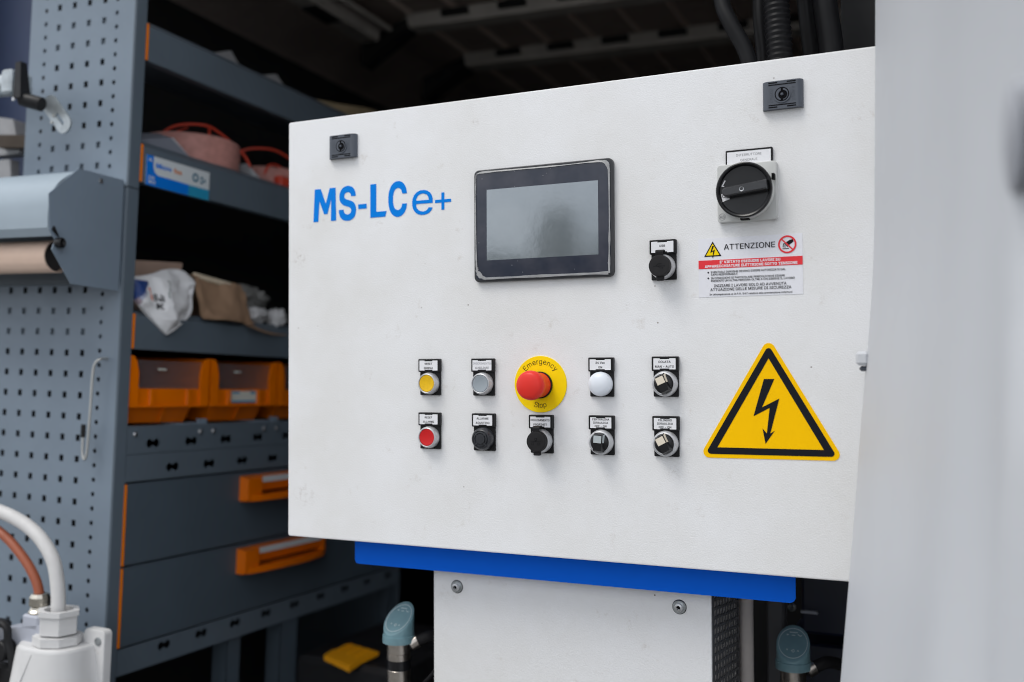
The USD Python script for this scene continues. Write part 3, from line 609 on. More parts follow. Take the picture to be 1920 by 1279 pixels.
on_st('prohibition_ring', ring, 'sticker_red', .0007)

# ------------------------------------------------------------------ machine pedestal under the cabinet (W frame)
ped = thing('machine_pedestal', 'white pedestal with blue drip tray and perforated black side under the cabinet', 'machine stand', (.40, .06, -1.0))
tray = affinity.translate(rbox(.617, .060, .004), .397, .0)
part(ped, 'drip_tray', [FY(ext(Polygon([(.0885, .01), (.0885, -.0345), (.0905, -.0385), (.095, -.0395), (.700, -.0385), (.7045, -.0365), (.7065, -.033), (.7065, .01)]), .003), 0, .043, 0), bx(.0885, .7065, .043, .30, .002, .006)], 'tray_blue')
part(ped, 'front_cover', FY(rounded_slab(.3945, .99, .002, [(.0018, 0), (.0004, .0005), (0, .002), (0, .012)]), .4040, .060, -.497), 'cover_white')
part(ped, 'core', bx(.212, .594, .073, .235, -.99, -.004), 'black_plastic')
for u, v in ((.2441, -.0632), (.5607, -.0608)):
    b = part(ped, 'bolt_washer', FY(lathe([(.0085, 0), (.0085, .0012), (.0080, .0016), (.004, .0016)], 28), u, .060, v), 'bolt_zinc')
    part(b, 'bolt_head', FY(lathe([(.0056, .0010), (.0056, .0045), (.0048, .0062), (.0030, .0066), (.0026, .0066), (.0026, .0038), (0, .0038)], 6 * 4), u, .060, v), 'chrome')
    part(b, 'socket', FY(ext(Polygon([(.0025 * math.cos(a), .0025 * math.sin(a)) for a in np.arange(6) * PI / 3]), .0003, .0039), u, .060, v), 'lock_dark', smooth=False)
    part(b, 'washer_shade', FY(ext(Point(0, 0).buffer(.0092).difference(Point(0, 0).buffer(.0083)), .0002, .0001), u, .060, v), 'lock_dark', smooth=False)  # dark outline ring, contact shade painted around the washer
holes = []
for j in range(9):
    for i in range(26):
        holes.append(affinity.translate(rbox(.0118, .0086, .0022, 2), .018 + j * .0162, -.012 - i * .0115 - j * .0022))
side = sbox(0, -.32, .156, .01).difference(union_all(holes))
part(ped, 'perforated_side', FX(ext(side, .0015), .6000, .063, 0), 'mesh_black', smooth=False)
part(ped, 'added_pale_sheet', bx(.5958, .5964, .064, .218, -.34, -.004), 'lit_fin_pale')  # added pale sheet standing in for lit fins behind the holes

pp = thing('standpipe', 'beige vertical pipe beside the perforated black side', 'pipe', (.603, .252, -1.0))
part(pp, 'pipe_run', cyl((.6045, .252, -1.0), (.6045, .252, .0), .0100, 20), 'pipe_beige')

# pressure sensors
def sensor(u, y, vt, ang, label):
    t = thing('pressure_sensor', label, 'sensor', (u, y, vt - .14), group=None)
    n = 36; rB, R1 = .0240, .0225; th = np.arange(n) * 2 * PI / n
    dirv = np.array([math.sin(ang), -math.cos(ang)])                # slanted face looks this way
    rings = []
    for (r, z) in ((rB, -.0545), (rB, -.0440), (R1, -.0430)):
        rings.append(np.column_stack([r * np.cos(th), r * np.sin(th), np.full(n, z)]))
    xy = np.column_stack([R1 * np.cos(th), R1 * np.sin(th)]); d = xy @ dirv
    top = -.020 - .0195 * d / R1
    rings.append(np.column_stack([xy, top - .0012]))
    rings.append(np.column_stack([xy * .965, top]))
    rings.append(np.column_stack([xy * .90, -.020 - .0195 * .90 * d / R1 - .0004]))
    V = np.vstack(rings + [[[0, 0, -.0204]], [[0, 0, -.0545]]]) + [u, y, vt]; F = []
    for i in range(len(rings) - 1):
        for j in range(n):
            a, b = i * n + j, i * n + (j + 1) % n; F += [(a, b, b + n), (a, b + n, a + n)]
    c = len(rings) * n
    for j in range(n): F += [(c, (len(rings) - 1) * n + j, (len(rings) - 1) * n + (j + 1) % n), (c + 1, (j + 1) % n, j)]
    cp = part(t, 'protective_cap', trimesh.Trimesh(V, F, process=False), 'sensor_cap', smooth=40)
    # printed key symbols on the slanted face
    e1 = np.array([-dirv[1], dirv[0], 0.0]); sl = math.atan2(.0195, R1); e2 = np.array([-dirv[0] * math.cos(sl), -dirv[1] * math.cos(sl), math.sin(sl)]); nz = np.cross(e1, e2)
    def onface(poly, h=.0004):
        m = ext(poly, h, .0002); v = np.array(m.vertices); m.vertices = np.array([u, y, vt - .0204]) + v[:, :1] * e1 + v[:, 1:2] * e2 + v[:, 2:] * nz; return m
    ring_ = affinity.scale(Point(0, 0).buffer(.0195, quad_segs=16).difference(Point(0, 0).buffer(.0188, quad_segs=16)), 1, 1.25)
    marks = union_all([ring_, Polygon([(-.009, .012), (-.006, .0133), (-.009, .0146)]), LineString([(-.002, .0128), (.002, .0128)]).buffer(.0005), LineString([(.006, .0146), (.009, .0122), (.011, .0132)]).buffer(.0005), LineString([(-.005, .0175), (.005, .0175)]).buffer(.0006), Polygon([(-.0085, -.010), (-.006, -.010), (-.0072, -.0125)]), Polygon([(.0085, -.0125), (.006, -.0125), (.0072, -.010)]), Polygon([(-.002, -.012), (.0015, -.0095), (.003, -.0125), (.001, -.0152)]).difference(Polygon([(-.001, -.012), (.0014, -.0105), (.0022, -.0125), (.001, -.0142)]))])
    part(cp, 'key_symbols', onface(marks), 'sensor_face', smooth=False)
    part(t, 'upper_sleeve', FZ(lathe([(.0172, -.0800), (.0175, -.0790), (.0175, -.0710), (.0168, -.0705), (.0168, -.0700), (.0175, -.0695), (.0175, -.0540), (0, -.0540)], 40), u, y, vt), 'sensor_metal')
    part(t, 'printed_band', FZ(lathe([(.0172, -.0940), (.0172, -.0800)], 40), u, y, vt), 'black_gloss')
    part(t, 'lower_sleeve', FZ(lathe([(0, -.1120), (.0172, -.1120), (.0174, -.1115), (.0174, -.0945), (.0170, -.0940)], 40), u, y, vt), 'sensor_metal')
    hx = Polygon([(.0178 * math.cos(a), .0178 * math.sin(a)) for a in np.arange(6) * PI / 3 + .3])
    part(t, 'hexagon_nut', FZ(ext(hx, .028, -.140), u, y, vt), 'bolt_zinc', smooth=False)
    part(t, 'cable_elbow', [tube(spline([(u + .016, y + .004, vt - .058), (u + .030, y + .010, vt - .051), (u + .044, y + .022, vt - .047), (u + .06, y + .06, vt - .06)]), .0085, 14)], 'black_rubber')
    part(t, 'elbow_nut', cyl((u + .018, y + .004, vt - .057), (u + .027, y + .009, vt - .052), .0105, 18), 'sensor_metal')
    return t
sensor(.1255, .10, -.1075, math.radians(-6), 'pressure sensor with teal cap left of the white pedestal')
sensor(.6690, .25, -.1215, math.radians(4), 'dim pressure sensor with teal cap in the dark right of the pedestal')
c = thing('sensor_cable', 'thin black cable curving from the dark to the left side of the pedestal', 'cable', (.15, .10, -.24))
part(c, 'sheath', tube(spline([(.150, .11, -.2350), (.166, .10, -.220), (.182, .10, -.203), (.196, .11, -.180), (.203, .14, -.15)]), .0032, 10), 'hose_black')

# valve block and fittings in the dark at the right
vb = thing('valve_block', 'dark navy valve block with steel screws behind the dim pressure sensor', 'valve block', (.70, .40, -.30))
part(vb, 'body', bx(.655, .745, .42, .56, -.17, -.075, .004), 'machine_navy')
part(vb, 'lower_body', bx(.625, .745, .44, .60, -.40, -.19, .004), 'machine_navy')
for u, v in ((.640, -.098), (.640, -.133), (.644, -.225), (.612, -.245)):
    part(vb, 'screw', FY(lathe([(.006, 0), (.006, .004), (.004, .005), (.003, .003), (0, .003)], 18), u, .425, v), 'bolt_zinc')
part(vb, 'bright_plate', bx(.655, .680, .412, .418, -.138, -.134), 'connector_grey')
part(vb, 'white_tab', hull([(.735, .40, -.045), (.757, .40, -.038), (.768, .40, -.062), (.757, .40, -.064), (.753, .40, -.050), (.735, .405, -.045), (.757, .405, -.038), (.768, .405, -.062), (.757, .405, -.064)]), 'paper_grey')
rw = thing('machine_housing', 'black machine housing behind the cabinet at the right', 'machine', (.75, .6, -1.0))
part(rw, 'back_panel', bx(.25, 1.0, .62, .64, -1.0, .70), 'van_dark')
part(rw, 'side_post', bx(.62, .645, .32, .35, -1.0, .0, .003), 'mesh_black')
part(rw, 'upper_panel', bx(.742, .86, .26, .29, .58, 1.05), 'van_dark')

# hoses above the cabinet
def hose(pts, r, name, label, cat='hose', ribs=False):
    t = thing(name, label, cat, pts[0], 'W')
    P = spline(pts, 60 if ribs else 10)
    if ribs:
        s = np.concatenate([[0], np.cumsum(np.linalg.norm(np.diff(P, axis=0), axis=1))]); n = int(s[-1] / .00095); q = np.linspace(0, s[-1], n)
        P = np.stack([np.interp(q, s, P[:, k]) for k in range(3)], 1); r = r * (1 - .11 * (.5 - .5 * np.cos(q / .0072 * 2 * PI)) ** .6)
    part(t, 'sheath', tube(P, r, 20), 'hose_black', smooth=60)
hose([(.652, .12, .59), (.640, .12, .648), (.620, .12, .690), (.607, .125, .725), (.600, .14, .80), (.61, .2, .95)], .0105, 'power_hose', 'smooth black hose leaning left above the cabinet')
hose([(.652, .16, .59), (.654, .16, .65), (.650, .16, .72), (.652, .18, .82), (.65, .25, .95)], .0095, 'power_hose', 'thin black hose between the leaning hose and the ribbed conduit')
hose([(.684, .12, .58), (.682, .12, .645), (.678, .12, .715), (.676, .12, .78), (.68, .14, .95)], .0170, 'ribbed_conduit', 'ribbed black conduit rising behind the cabinet top', 'conduit', True)
hose([(.712, .20, .58), (.712, .20, .65), (.706, .20, .71), (.70, .2, .8), (.70, .22, .95)], .0120, 'power_hose', 'dark hose just right of the ribbed conduit')
hose([(.745, .15, .58), (.742, .15, .65), (.734, .15, .72), (.73, .16, .8), (.73, .2, .95)], .0150, 'power_hose', 'thick dark hose nearest the white door edge')

# ------------------------------------------------------------------ van shelving (V frame)
rk = thing('tool_rack', 'blue grey steel van rack with perforated side, shelves and drawers', 'shelving rack', (.05, .5, -1.70), 'V')
XF = .190
def pegs(x0, x1, z0, z1, cols, rows, circ):
    h = [affinity.translate(sbox(-.0050, -.0057, .0050, .0057), cx, cz) for cx in cols for cz in rows if x0 + .008 < cx < x1 - .008 and z0 < cz < z1 - .006]
    h += [affinity.translate(Point(0, 0).buffer(.0043, quad_segs=4), cx, cz) for cx in circ for cz in np.arange(z1 - .012, z0, -.0254)]
    return sbox(x0, z0, x1, z1).difference(union_all(h))
up = pegs(-.074, .1865, -.345, .34, [0, .038, .076, .114], [-.038 * i for i in range(-8, 10)], [-.034, .1445])
lo = pegs(-.34, .1865, -1.66, -.347, [-.0901 + .038 * j for j in range(-6, 6)], [-.6431 - .038 * i for i in range(-7, 27)], [.1425])
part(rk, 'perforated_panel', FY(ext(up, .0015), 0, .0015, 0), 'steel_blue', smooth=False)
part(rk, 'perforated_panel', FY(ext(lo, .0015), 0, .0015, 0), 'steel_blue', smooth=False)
arc = [(.1865 + .0035 * math.sin(a), .0035 - .0035 * math.cos(a)) for a in np.linspace(0, PI / 2, 7)]
Lp = Polygon(arc + [(.190, .0265), (.1885, .0265), (.1885, .0036), (.1865, .0016)])
part(rk, 'side_flange', FZ(ext(Lp, .685, -.345)), 'steel_shaded', smooth=40)
part(rk, 'side_flange', FZ(ext(Lp, 1.313, -1.66)), 'steel_shaded', smooth=40)
part(rk, 'added_dark_sheet', bx(-.19, .184, .022, .025, -1.62, -.345), 'van_dark')  # added near-black sheet that makes the panel holes read black
part(rk, 'added_dark_sheet', bx(-.070, .184, .022, .025, -.345, .34), 'van_dark')
def shelf(zt, zb, xb=-.20):
    P2 = Polygon([(XF, zb), (XF, zt), (.178, zt + .012), (.1765, zt + .0112), (.1882, zt - .0005), (.1882, zb + .0015), (.170, zb + .0015), (.170, zb)])
    m = ext(P2, .965); v = np.array(m.vertices); m.vertices = np.stack([v[:, 0], .0325 + v[:, 2], v[:, 1]], 1); m.fix_normals()
    s = part(rk, 'shelf', [m, bx(xb, .177, .0325, .9975, zt - .002, zt), bx(xb, .176, .0035, .0065, zb, zt + .03)], 'steel_shaded', smooth=False)
    part(s, 'orange_edge', bx(.165, XF + .0008, .0272, .0320, zb + .001, zt + .004), 'edge_orange')
for z in ((-.047, -.110, -.07), (-.267, -.332, -.07), (-.574, -.633)): shelf(*z)
def bow(c, z): return union_all([affinity.translate(Point(0, 0).buffer(.0082, quad_segs=3), c - .0085, z), affinity.translate(Point(0, 0).buffer(.0082, quad_segs=3), c + .0085, z), sbox(c - .009, z - .0042, c + .009, z + .0038)])
def rail(z0, z1, zb, c0):
    poly = sbox(.0275, z0, .9975, z1).difference(union_all([bow(c0 + .1 * k, zb) for k in range(10) if c0 + .1 * k < .97]))
    return part(rk, 'slotted_rail', [FX(ext(poly, .0018), XF - .0018, 0, 0), bx(-.2, XF - .002, .0275, .9975, z1 - .002, z1 - .0005)], 'steel_shaded', smooth=False)
r1 = rail(-.8215, -.7715, -.8035, .0905)
for yb_ in (.045, .213, .250, .408, .45):
    part(r1, 'rail_screw', FX(lathe([(.0048, 0), (.0046, .0018), (.003, .0034), (0, .0038)], 16), XF, yb_, -.786), 'chrome')
for ya in (.150, .375): part(r1, 'bin_stop', [bx(.12, .1885, ya, ya + .075, -.7715, -.7690), bx(.182, .1890, ya + .060, ya + .082, -.7715, -.7615)], 'steel_blue')
rail(-.8705, -.8225, -.8500, .1435)
rail(-1.2125, -1.1660, -1.1820, .1430)
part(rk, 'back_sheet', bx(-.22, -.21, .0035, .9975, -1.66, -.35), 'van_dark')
part(rk, 'far_side', bx(-.2, XF, .9985, 1.0005, -1.66, -.02), 'steel_shaded')
for z0, z1 in ((-1.0195, -.8740), (-1.1635, -1.0225)):
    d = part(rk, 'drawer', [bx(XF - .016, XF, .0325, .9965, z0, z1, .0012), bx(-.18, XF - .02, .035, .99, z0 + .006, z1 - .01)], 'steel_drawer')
    part(d, 'orange_edge', bx(XF - .014, XF + .0012, .0268, .0318, z0 + .001, z1 - .001), 'edge_orange')
    zc = z1 - .008
    ys = np.linspace(0, 1, 17); bul = np.sqrt(np.clip(1 - (2 * ys - 1) ** 2, 0, 1))
    lip = Polygon([(XF - .0005, .340)] + [(XF + .014 + .020 * b, .340 + .29 * t) for t, b in zip(ys, bul)] + [(XF - .0005, .630)])
    h = part(d, 'handle', [FZ(ext(lip, .0115), 0, 0, zc - .0515),
                           hull([(XF - .0005, y_, z_) for y_ in (.338, .386) for z_ in (zc - .051, zc)] + [(XF + .020, y_, z_) for y_ in (.342, .386) for z_ in (zc - .047, zc - .005)]),
                           hull([(XF - .0005, y_, z_) for y_ in (.386, .628) for z_ in (zc - .0335, zc)] + [(XF + .0165, y_, z_) for y_ in (.386, .625) for z_ in (zc - .003, zc - .016)] + [(XF + .011, y_, zc - .0335) for y_ in (.386, .625)]),
                           hull([(XF - .0005, y_, z_) for y_ in (.615, .632) for z_ in (zc - .050, zc - .001)] + [(XF + .016, y_, z_) for y_ in (.615, .628) for z_ in (zc - .046, zc - .006)])], 'handle_orange', smooth=30)
    part(h, 'label_strip', bx(XF + .0163, XF + .0175, .389, .612, zc - .0150, zc - .0030), 'label_white', smooth=False)
    part(h, 'grip_slot_shade', bx(XF - .0002, XF + .0005, .386, .615, zc - .0402, zc - .0336), 'van_dark', smooth=False)  # near-black strip painting the shade inside the grip gap
for y_, w_ in ((.325, .040), (.500, .060), (.955, .040)):
    part(rk, 'leg', [bx(.150, .187, y_, y_ + .003, -1.70, -1.2135), bx(.184, .187, y_, y_ + w_, -1.70, -1.2135)], 'steel_drawer')
# product label on the second shelf front
lb = part(rk, 'product_label', FX(ext(sbox(.041, -.334, .207, -.279), .0006), XF, 0, 0), 'label_white', smooth=False, label='blue and white product label on the second shelf front')
def onlb(name, poly, mt, d=.0007): part(lb, name, FX(ext(poly, .0003), XF + d, 0, 0), mt, smooth=False)
bl_ = union_all([sbox(.041, -.334, .058, -.279), Polygon([(.058, -.316), (.058, -.300), (.062, -.3085), (.070, -.3125), (.150, -.3135), (.150, -.334), (.058, -.334)])])
onlb('blue_field', bl_, 'label_blue'); onlb('cyan_field', sbox(.150, -.334, .207, -.3135), 'label_cyan')
onlb('brand_lettering', affinity.translate(text('Micro', .0090, 800, 1.15, 'l'), .064, -.2990), 'label_blue'); onlb('brand_lettering', affinity.translate(text('fex', .0090, 800, 1.1, 'l'), .110, -.2995), 'label_orange')
onlb('seal_emblem', Point(.168, -.2965).buffer(.0085).difference(Point(.168, -.2965).buffer(.0045)), 'label_teal'); onlb('seal_emblem', union_all([Point(.188 + .005 * math.cos(a), -.2985 + .005 * math.sin(a)).buffer(.0032) for a in (0, 2.1, 4.2)]), 'label_teal')
for tx_, h_, x_, z_ in (('XL', .0055, .046, -.290), ('145', .0060, .046, -.322), ('M12', .0060, .047, -.330)): onlb('small_lettering', affinity.translate(text(tx_, h_, 700, 1, 'l'), x_, z_), 'label_white', .0011)

# bins: body, front wall, ribs, window (built once, then copied)
def make_bin(y0, label, group):
    t = thing('storage_bin', label, 'storage bin', (.165, y0, -.7685), 'V', group)
    w = .206; xb, xf = -.10, .1865
    def wing(ya): return ext(Polygon([(0, 0), (.022, 0), (.022, .060), (.017, .080), (.009, .091), (0, .092)] if ya == 0 else [(0, 0), (-.022, 0), (-.022, .060), (-.017, .080), (-.009, .091), (0, .092)]), .006, -.006)
    lip = .0
    b = part(t, 'bin_body', [FX(wing(0), xf, y0, -.736), FX(wing(1), xf, y0 + w, -.736),
         bx(xb, xf - .006, y0, y0 + .004, -.736, -.645, .001), bx(xb, xf - .006, y0 + w - .004, y0 + w, -.736, -.645, .001), bx(xb, xb + .004, y0 + .004, y0 + w - .004, -.736, -.645),
         bx(xf - .012, xf - .005, y0 + .022, y0 + w - .022, -.736, -.7035, .001),
         bx(xb, xf, y0, y0 + w, -.7385, -.7345, .001),
         hull([(a, y_, -.7385) for a in (xb, xf - .016) for y_ in (y0 + .016, y0 + w - .030)] + [(a, y_, -.7680) for a in (xb + .01, xf - .028) for y_ in (y0 + .020, y0 + w - .036)])], 'bin_orange')
    for yy in (.052, .148): part(b, 'card_rib', bx(xf - .006, xf - .001, y0 + yy, y0 + yy + .011, -.735, -.7035, .001), 'bin_orange')
    part(b, 'base_rib', hull([(xf - .016, y0 + .10 + q, -.739) for q in (0, .010)] + [(xf - .012, y0 + .10 + q, -.739) for q in (0, .010)] + [(xf - .026, y0 + .096 + q, -.768) for q in (0, .008)] + [(xf - .023, y0 + .096 + q, -.768) for q in (0, .008)]), 'bin_orange')
    part(b, 'window', bx(xf - .010, xf - .008, y0 + .012, y0 + w - .012, -.715, -.652), 'bin_window')
    part(b, 'window_knob', bx(xf - .008, xf - .004, y0 + .075, y0 + .095, -.670, -.666, .001), 'label_pale')
    return t
BG = None
b1 = make_bin(.0300, 'first orange storage bin with clear front window, beside the rack side', None)
b2 = make_bin(.2430, 'orange storage bin with a pale blue card, right of the first bin', None)
cd = part(b2, 'label_card', bx(.1817, .1825, .2430 + .066, .2430 + .145, -.731, -.707), 'label_pale', smooth=False)
part(cd, 'card_stripe', [bx(.1825, .1827, .2430 + .068, .2430 + .143, -.7305, -.7265), bx(.1825, .1827, .2430 + .068, .2430 + .092, -.7125, -.7085), bx(.1825, .1827, .2430 + .126, .2430 + .141, -.713, -.708)], 'label_cyan', smooth=False)
b3 = copy_thing(b1, 'storage_bin', (.165, .4560, -.7685), 'V', 'orange storage bin mostly hidden behind the cabinet edge', 'storage bin', None)

# ------------------------------------------------------------------ things on the shelves
# white sack hanging over the third shelf
OUT = Polygon([(.0275, -.503), (.060, -.498), (.085, -.492), (.101, -.487), (.120, -.480), (.145, -.475), (.160, -.474), (.177, -.476), (.190, -.485), (.199, -.497), (.193, -.512), (.186, -.526), (.184, -.545), (.175, -.562), (.155, -.578), (.130, -.592), (.109, -.604), (.100, -.599), (.070, -.579), (.052, -.566), (.036, -.553), (.030, -.548), (.0275, -.535)])
Bp = np.array([OUT.exterior.interpolate(s).coords[0] for s in np.arange(0, OUT.length, .003)])
gx, gz = np.meshgrid(np.arange(.03, .2, .0028), np.arange(-.604, -.472, .0028)); gp = np.column_stack([gx.ravel(), gz.ravel()])
from shapely import contains_xy, distance as sdist, points as spoints
inn = contains_xy(OUT.buffer(-.0018), gp[:, 0], gp[:, 1]); P2 = np.vstack([Bp, gp[inn]])
tri_ = Delaunay(P2).simplices; cen = P2[tri_].mean(1); tri_ = tri_[contains_xy(OUT, cen[:, 0], cen[:, 1])]
dist = sdist(spoints(P2), OUT.exterior)
q3 = np.column_stack([P2 * 22, np.zeros(len(P2))]); q4 = np.column_stack([(P2[:, 0] + P2[:, 1] * .6) * 55, (P2[:, 1] - P2[:, 0] * .4) * 22, np.zeros(len(P2))])
crease = np.abs(fbm(np.column_stack([P2 * 13, np.zeros(len(P2))]), 2, 3) - .5) * .052 + np.abs(fbm(q3 * [.8, 1.6, 1], 2, 12) - .5) * .020
bodyx = .194 + .016 * np.minimum(1, dist / .02) ** .5 - crease * np.minimum(1, dist / .006)
bodyx -= np.clip(P2[:, 1] + .552, 0, 1) * .38
bodyx = np.where(P2[:, 1] < -.56, np.maximum(bodyx, .1925), bodyx)
fold = (P2[:, 0] - .109) * .5 + (P2[:, 1] + .604)
bodyx += np.where(P2[:, 0] > .13, -.010 * np.clip((P2[:, 0] - .13) / .06, 0, 1) * np.clip((-.50 - P2[:, 1]) / .05, 0, 1), 0)
Vs = np.column_stack([bodyx, P2]); Vb = Vs - [.0045, 0, 0]; nb = len(Bp)
rim = np.arange(nb); nx_ = np.roll(rim, -1); n0 = len(P2)
Fs = np.vstack([tri_[:, [0, 1, 2]], tri_[:, ::-1] + n0, np.stack([rim, rim + n0, nx_ + n0], 1), np.stack([rim, nx_ + n0, nx_], 1)])
sk = trimesh.Trimesh(np.vstack([Vs, Vb]), Fs, process=False)
a_ = Vs[tri_]; nsum = np.cross(a_[:, 1] - a_[:, 0], a_[:, 2] - a_[:, 0])[:, 0].sum()
if nsum < 0: sk.faces = sk.faces[:, ::-1]
colr = np.tile([.82, .825, .84], (n0, 1))
def paint(poly, c): colr[contains_xy(poly, P2[:, 0], P2[:, 1])] = c
paint(Polygon([(.02, -.5075), (.070, -.5075), (.052, -.528), (.038, -.541), (.02, -.552)]), (.015, .045, .18))
paint(Polygon([(.038, -.541), (.052, -.528), (.058, -.528), (.044, -.545)]), (.35, .38, .5))
paint(Polygon([(.020, -.548), (.038, -.541), (.044, -.545), (.03, -.562)]), (.30, .24, .27))
paint(Polygon([(.0655, -.518), (.069, -.518), (.0745, -.5435), (.0700, -.5445)]), (.72, .16, .05))
for g_, (x0_, x1_, y0_, y1_) in ((glyph('B', 800, .6), (.0755, .0860, -.5425, -.530)), (glyph('A', 800, .6), (.0870, .0970, -.5425, -.530)), (glyph('K', 800, .6), (.0790, .0950, -.5590, -.5470))): paint(fit(g_, x0_, x1_, y0_, y1_), (.02, .02, .025))
paint(LineString([(.112, -.503), (.118, -.506), (.105, -.527), (.104, -.549)]).buffer(.0010), (.16, .2, .2))
sackt = thing('plastic_sack', 'crumpled white plastic sack hanging over the third shelf edge', 'sack', (.18, .11, -.604), 'V')
part(sackt, 'sack_skin', sk, 'sack', col=np.vstack([colr, colr]))

kb = thing('kraft_board', 'pale brown cardboard strip standing behind the white sack', 'cardboard', (.10, .10, -.562), 'V')
part(kb, 'board', hull([(.098, .0275, -.562), (.110, .0275, -.562), (.12, .0275, -.470), (.132, .0275, -.470), (.098, .205, -.562), (.110, .200, -.562), (.12, .210, -.4555), (.132, .206, -.4555), (.128, .212, -.460), (.12, .212, -.460)]), 'kraft_light')
# folded kraft paper
kp = thing('kraft_paper', 'folded brown kraft paper curling over the third shelf edge', 'paper', (.15, .28, -.562), 'V')
prof = spline([(.10, -.558), (.125, -.50), (.145, -.483), (.163, -.480), (.173, -.488), (.180, -.515), (.188, -.545), (.196, -.566)], 6)
ny = 26; X = np.zeros((len(prof), ny, 3)); yy = np.linspace(0, 1, ny)
for i, (px_, pz_) in enumerate(prof):
    ts = i / (len(prof) - 1)
    y0_, y1_ = .188 + .012 * ts, .335 + .030 * ts ** 2
    wob = (fbm(np.column_stack([yy * 3, np.full(ny, ts * 3), np.zeros(ny)]), 3, 5) - .5)
    X[i, :, 0] = px_ + .030 * wob * (.25 + ts); X[i, :, 1] = y0_ + (y1_ - y0_) * yy; X[i, :, 2] = pz_ - .012 * (yy - .1) * (1 - ts) + .006 * wob
part(kp, 'upper_fold', sheet(X[:, ::-1], (.8, 0, .6), .0012), 'kraft', smooth=60)
ny = 24; X = np.zeros((10, ny, 3))
for i in range(10):
    s = i / 9
    for j in range(ny):
        t = j / (ny - 1); y_ = .325 + .20 * t
        X[i, j] = (.120 + .085 * s - .02 * t, y_, -.552 - .012 * t - .020 * s ** 3 * (1 - .4 * t) - .010 * math.sin(t * PI) * s)
part(kp, 'lower_tongue', sheet(X[:, ::-1], (0, 0, 1), .0014), 'kraft', smooth=60)
part(kp, 'fold_highlight', [FZ(tube(spline([(.166, .203, -.4815), (.168, .26, -.4865), (.168, .325, -.4925)], 6), .0062, 12))], 'kraft_highlight')  # paler tube along the fold, a highlight put into its colour
def crumple(c, r, seed, amp=.35):
    m = trimesh.creation.icosphere(4, 1.0); v = np.array(m.vertices)
    k = 1 + amp * (np.abs(fbm(v * 2.1 + seed * 7.3, 4, seed) - .5) * 2.4 - .5)
    m.vertices = v * k[:, None] * np.array(r) + np.array(c); return m
rg = thing('rag_bundle', 'grey rag bundle at the back of the third shelf', 'rags', (.12, .44, -.562), 'V'); part(rg, 'cloth', crumple((.10, .430, -.515), (.05, .075, .042), 4, .6), 'rag_grey', smooth=30)
rg = thing('rag_bundle', 'crumpled white wipe lying in the curl of the kraft paper', 'rags', (.16, .40, -.562), 'V'); part(rg, 'cloth', crumple((.160, .397, -.546), (.03, .040, .020), 6, .5), 'rag_white', smooth=30)
rg = thing('rag_bundle', 'second white wipe next to the cabinet edge on the third shelf', 'rags', (.16, .465, -.562), 'V'); part(rg, 'cloth', crumple((.168, .462, -.548), (.025, .028, .024), 8, .5), 'rag_white', smooth=30)

# second shelf: carton, strapping coils with red wires
ct = thing('flat_carton', 'grey flat carton with pale edge on the second shelf', 'carton', (.13, .11, -.265), 'V')
part(ct, 'carton_face', hull([(.168, .030, -.255), (.168, .178, -.255), (.150, .030, -.247), (.10, .030, -.235), (.10, .160, -.205), (.150, .140, -.222)]), 'carton_grey')
part(ct, 'carton_edge', hull([(.166, .178, -.262), (.168, .190, -.262), (.150, .141, -.2215), (.148, .150, -.2200), (.158, .19, -.262)]), 'carton_edge')
def coil(yc, xc, R, h, label, mat_='strap_pink'):
    t = thing('strapping_coil', label, 'strapping coil', (xc, yc, -.267), 'V')
    prof = [(R * .55, 0), (R * .97, 0), (R, .003)]
    n = 10
    for k in range(n):
        z = .003 + (h - .006) * k / n; dz = (h - .006) / n
        prof += [(R + .0006, z + dz * .2), (R + .0006, z + dz * .8), (R - .0002, z + dz)]
    prof += [(R * .97, h), (R * .55, h)]
    part(t, 'wound_strap', FZ(lathe(prof, 56), xc, yc, -.2545), mat_)
    return t
c1 = coil(.278, .075, .098, .060, 'large pale pink strapping coil beside the grey carton')
def loop(pts, r=.0027): return tube(spline(pts, 10), r, 8)
part(c1, 'tie_wire', [loop([(.02, .20, -.235), (.05, .200, -.205), (.09, .215, -.176), (.13, .255, -.168), (.14, .300, -.180), (.155, .345, -.208), (.162, .362, -.232)]), loop([(.13, .268, -.172), (.14, .258, -.190), (.150, .250, -.205)], .0026), loop([(.05, .21, -.20), (.06, .235, -.185), (.09, .25, -.17)], .002)], 'wire_red')
c2 = coil(.515, .095, .072, .045, 'second strapping coil partly behind the cabinet edge')
part(c2, 'tie_wire', [loop([(.05, .400, -.235), (.08, .395, -.205), (.11, .412, -.180), (.14, .46, -.172), (.15, .51, -.182), (.15, .56, -.20)]), loop([(.158, .415, -.236), (.155, .432, -.215), (.150, .465, -.207), (.152, .500, -.216)])], 'wire_red')
part(c2, 'end_block', bx(.150, .172, .455, .505, -.262, -.232, .003), 'wire_red'); part(c2, 'carton_piece', bx(.150, .174, .508, .56, -.262, -.228, .003), 'carton_brown')
dv = thing('shelf_divider', 'thin pale divider plate between the two strapping coils', 'divider', (.15, .39, -.265), 'V')
part(dv, 'plate', hull([(.172, .375, -.262), (.172, .378, -.262), (.172, .402, -.262), (.15, .362, -.225), (.15, .367, -.225), (.10, .362, -.225), (.10, .400, -.262)]), 'carton_edge')
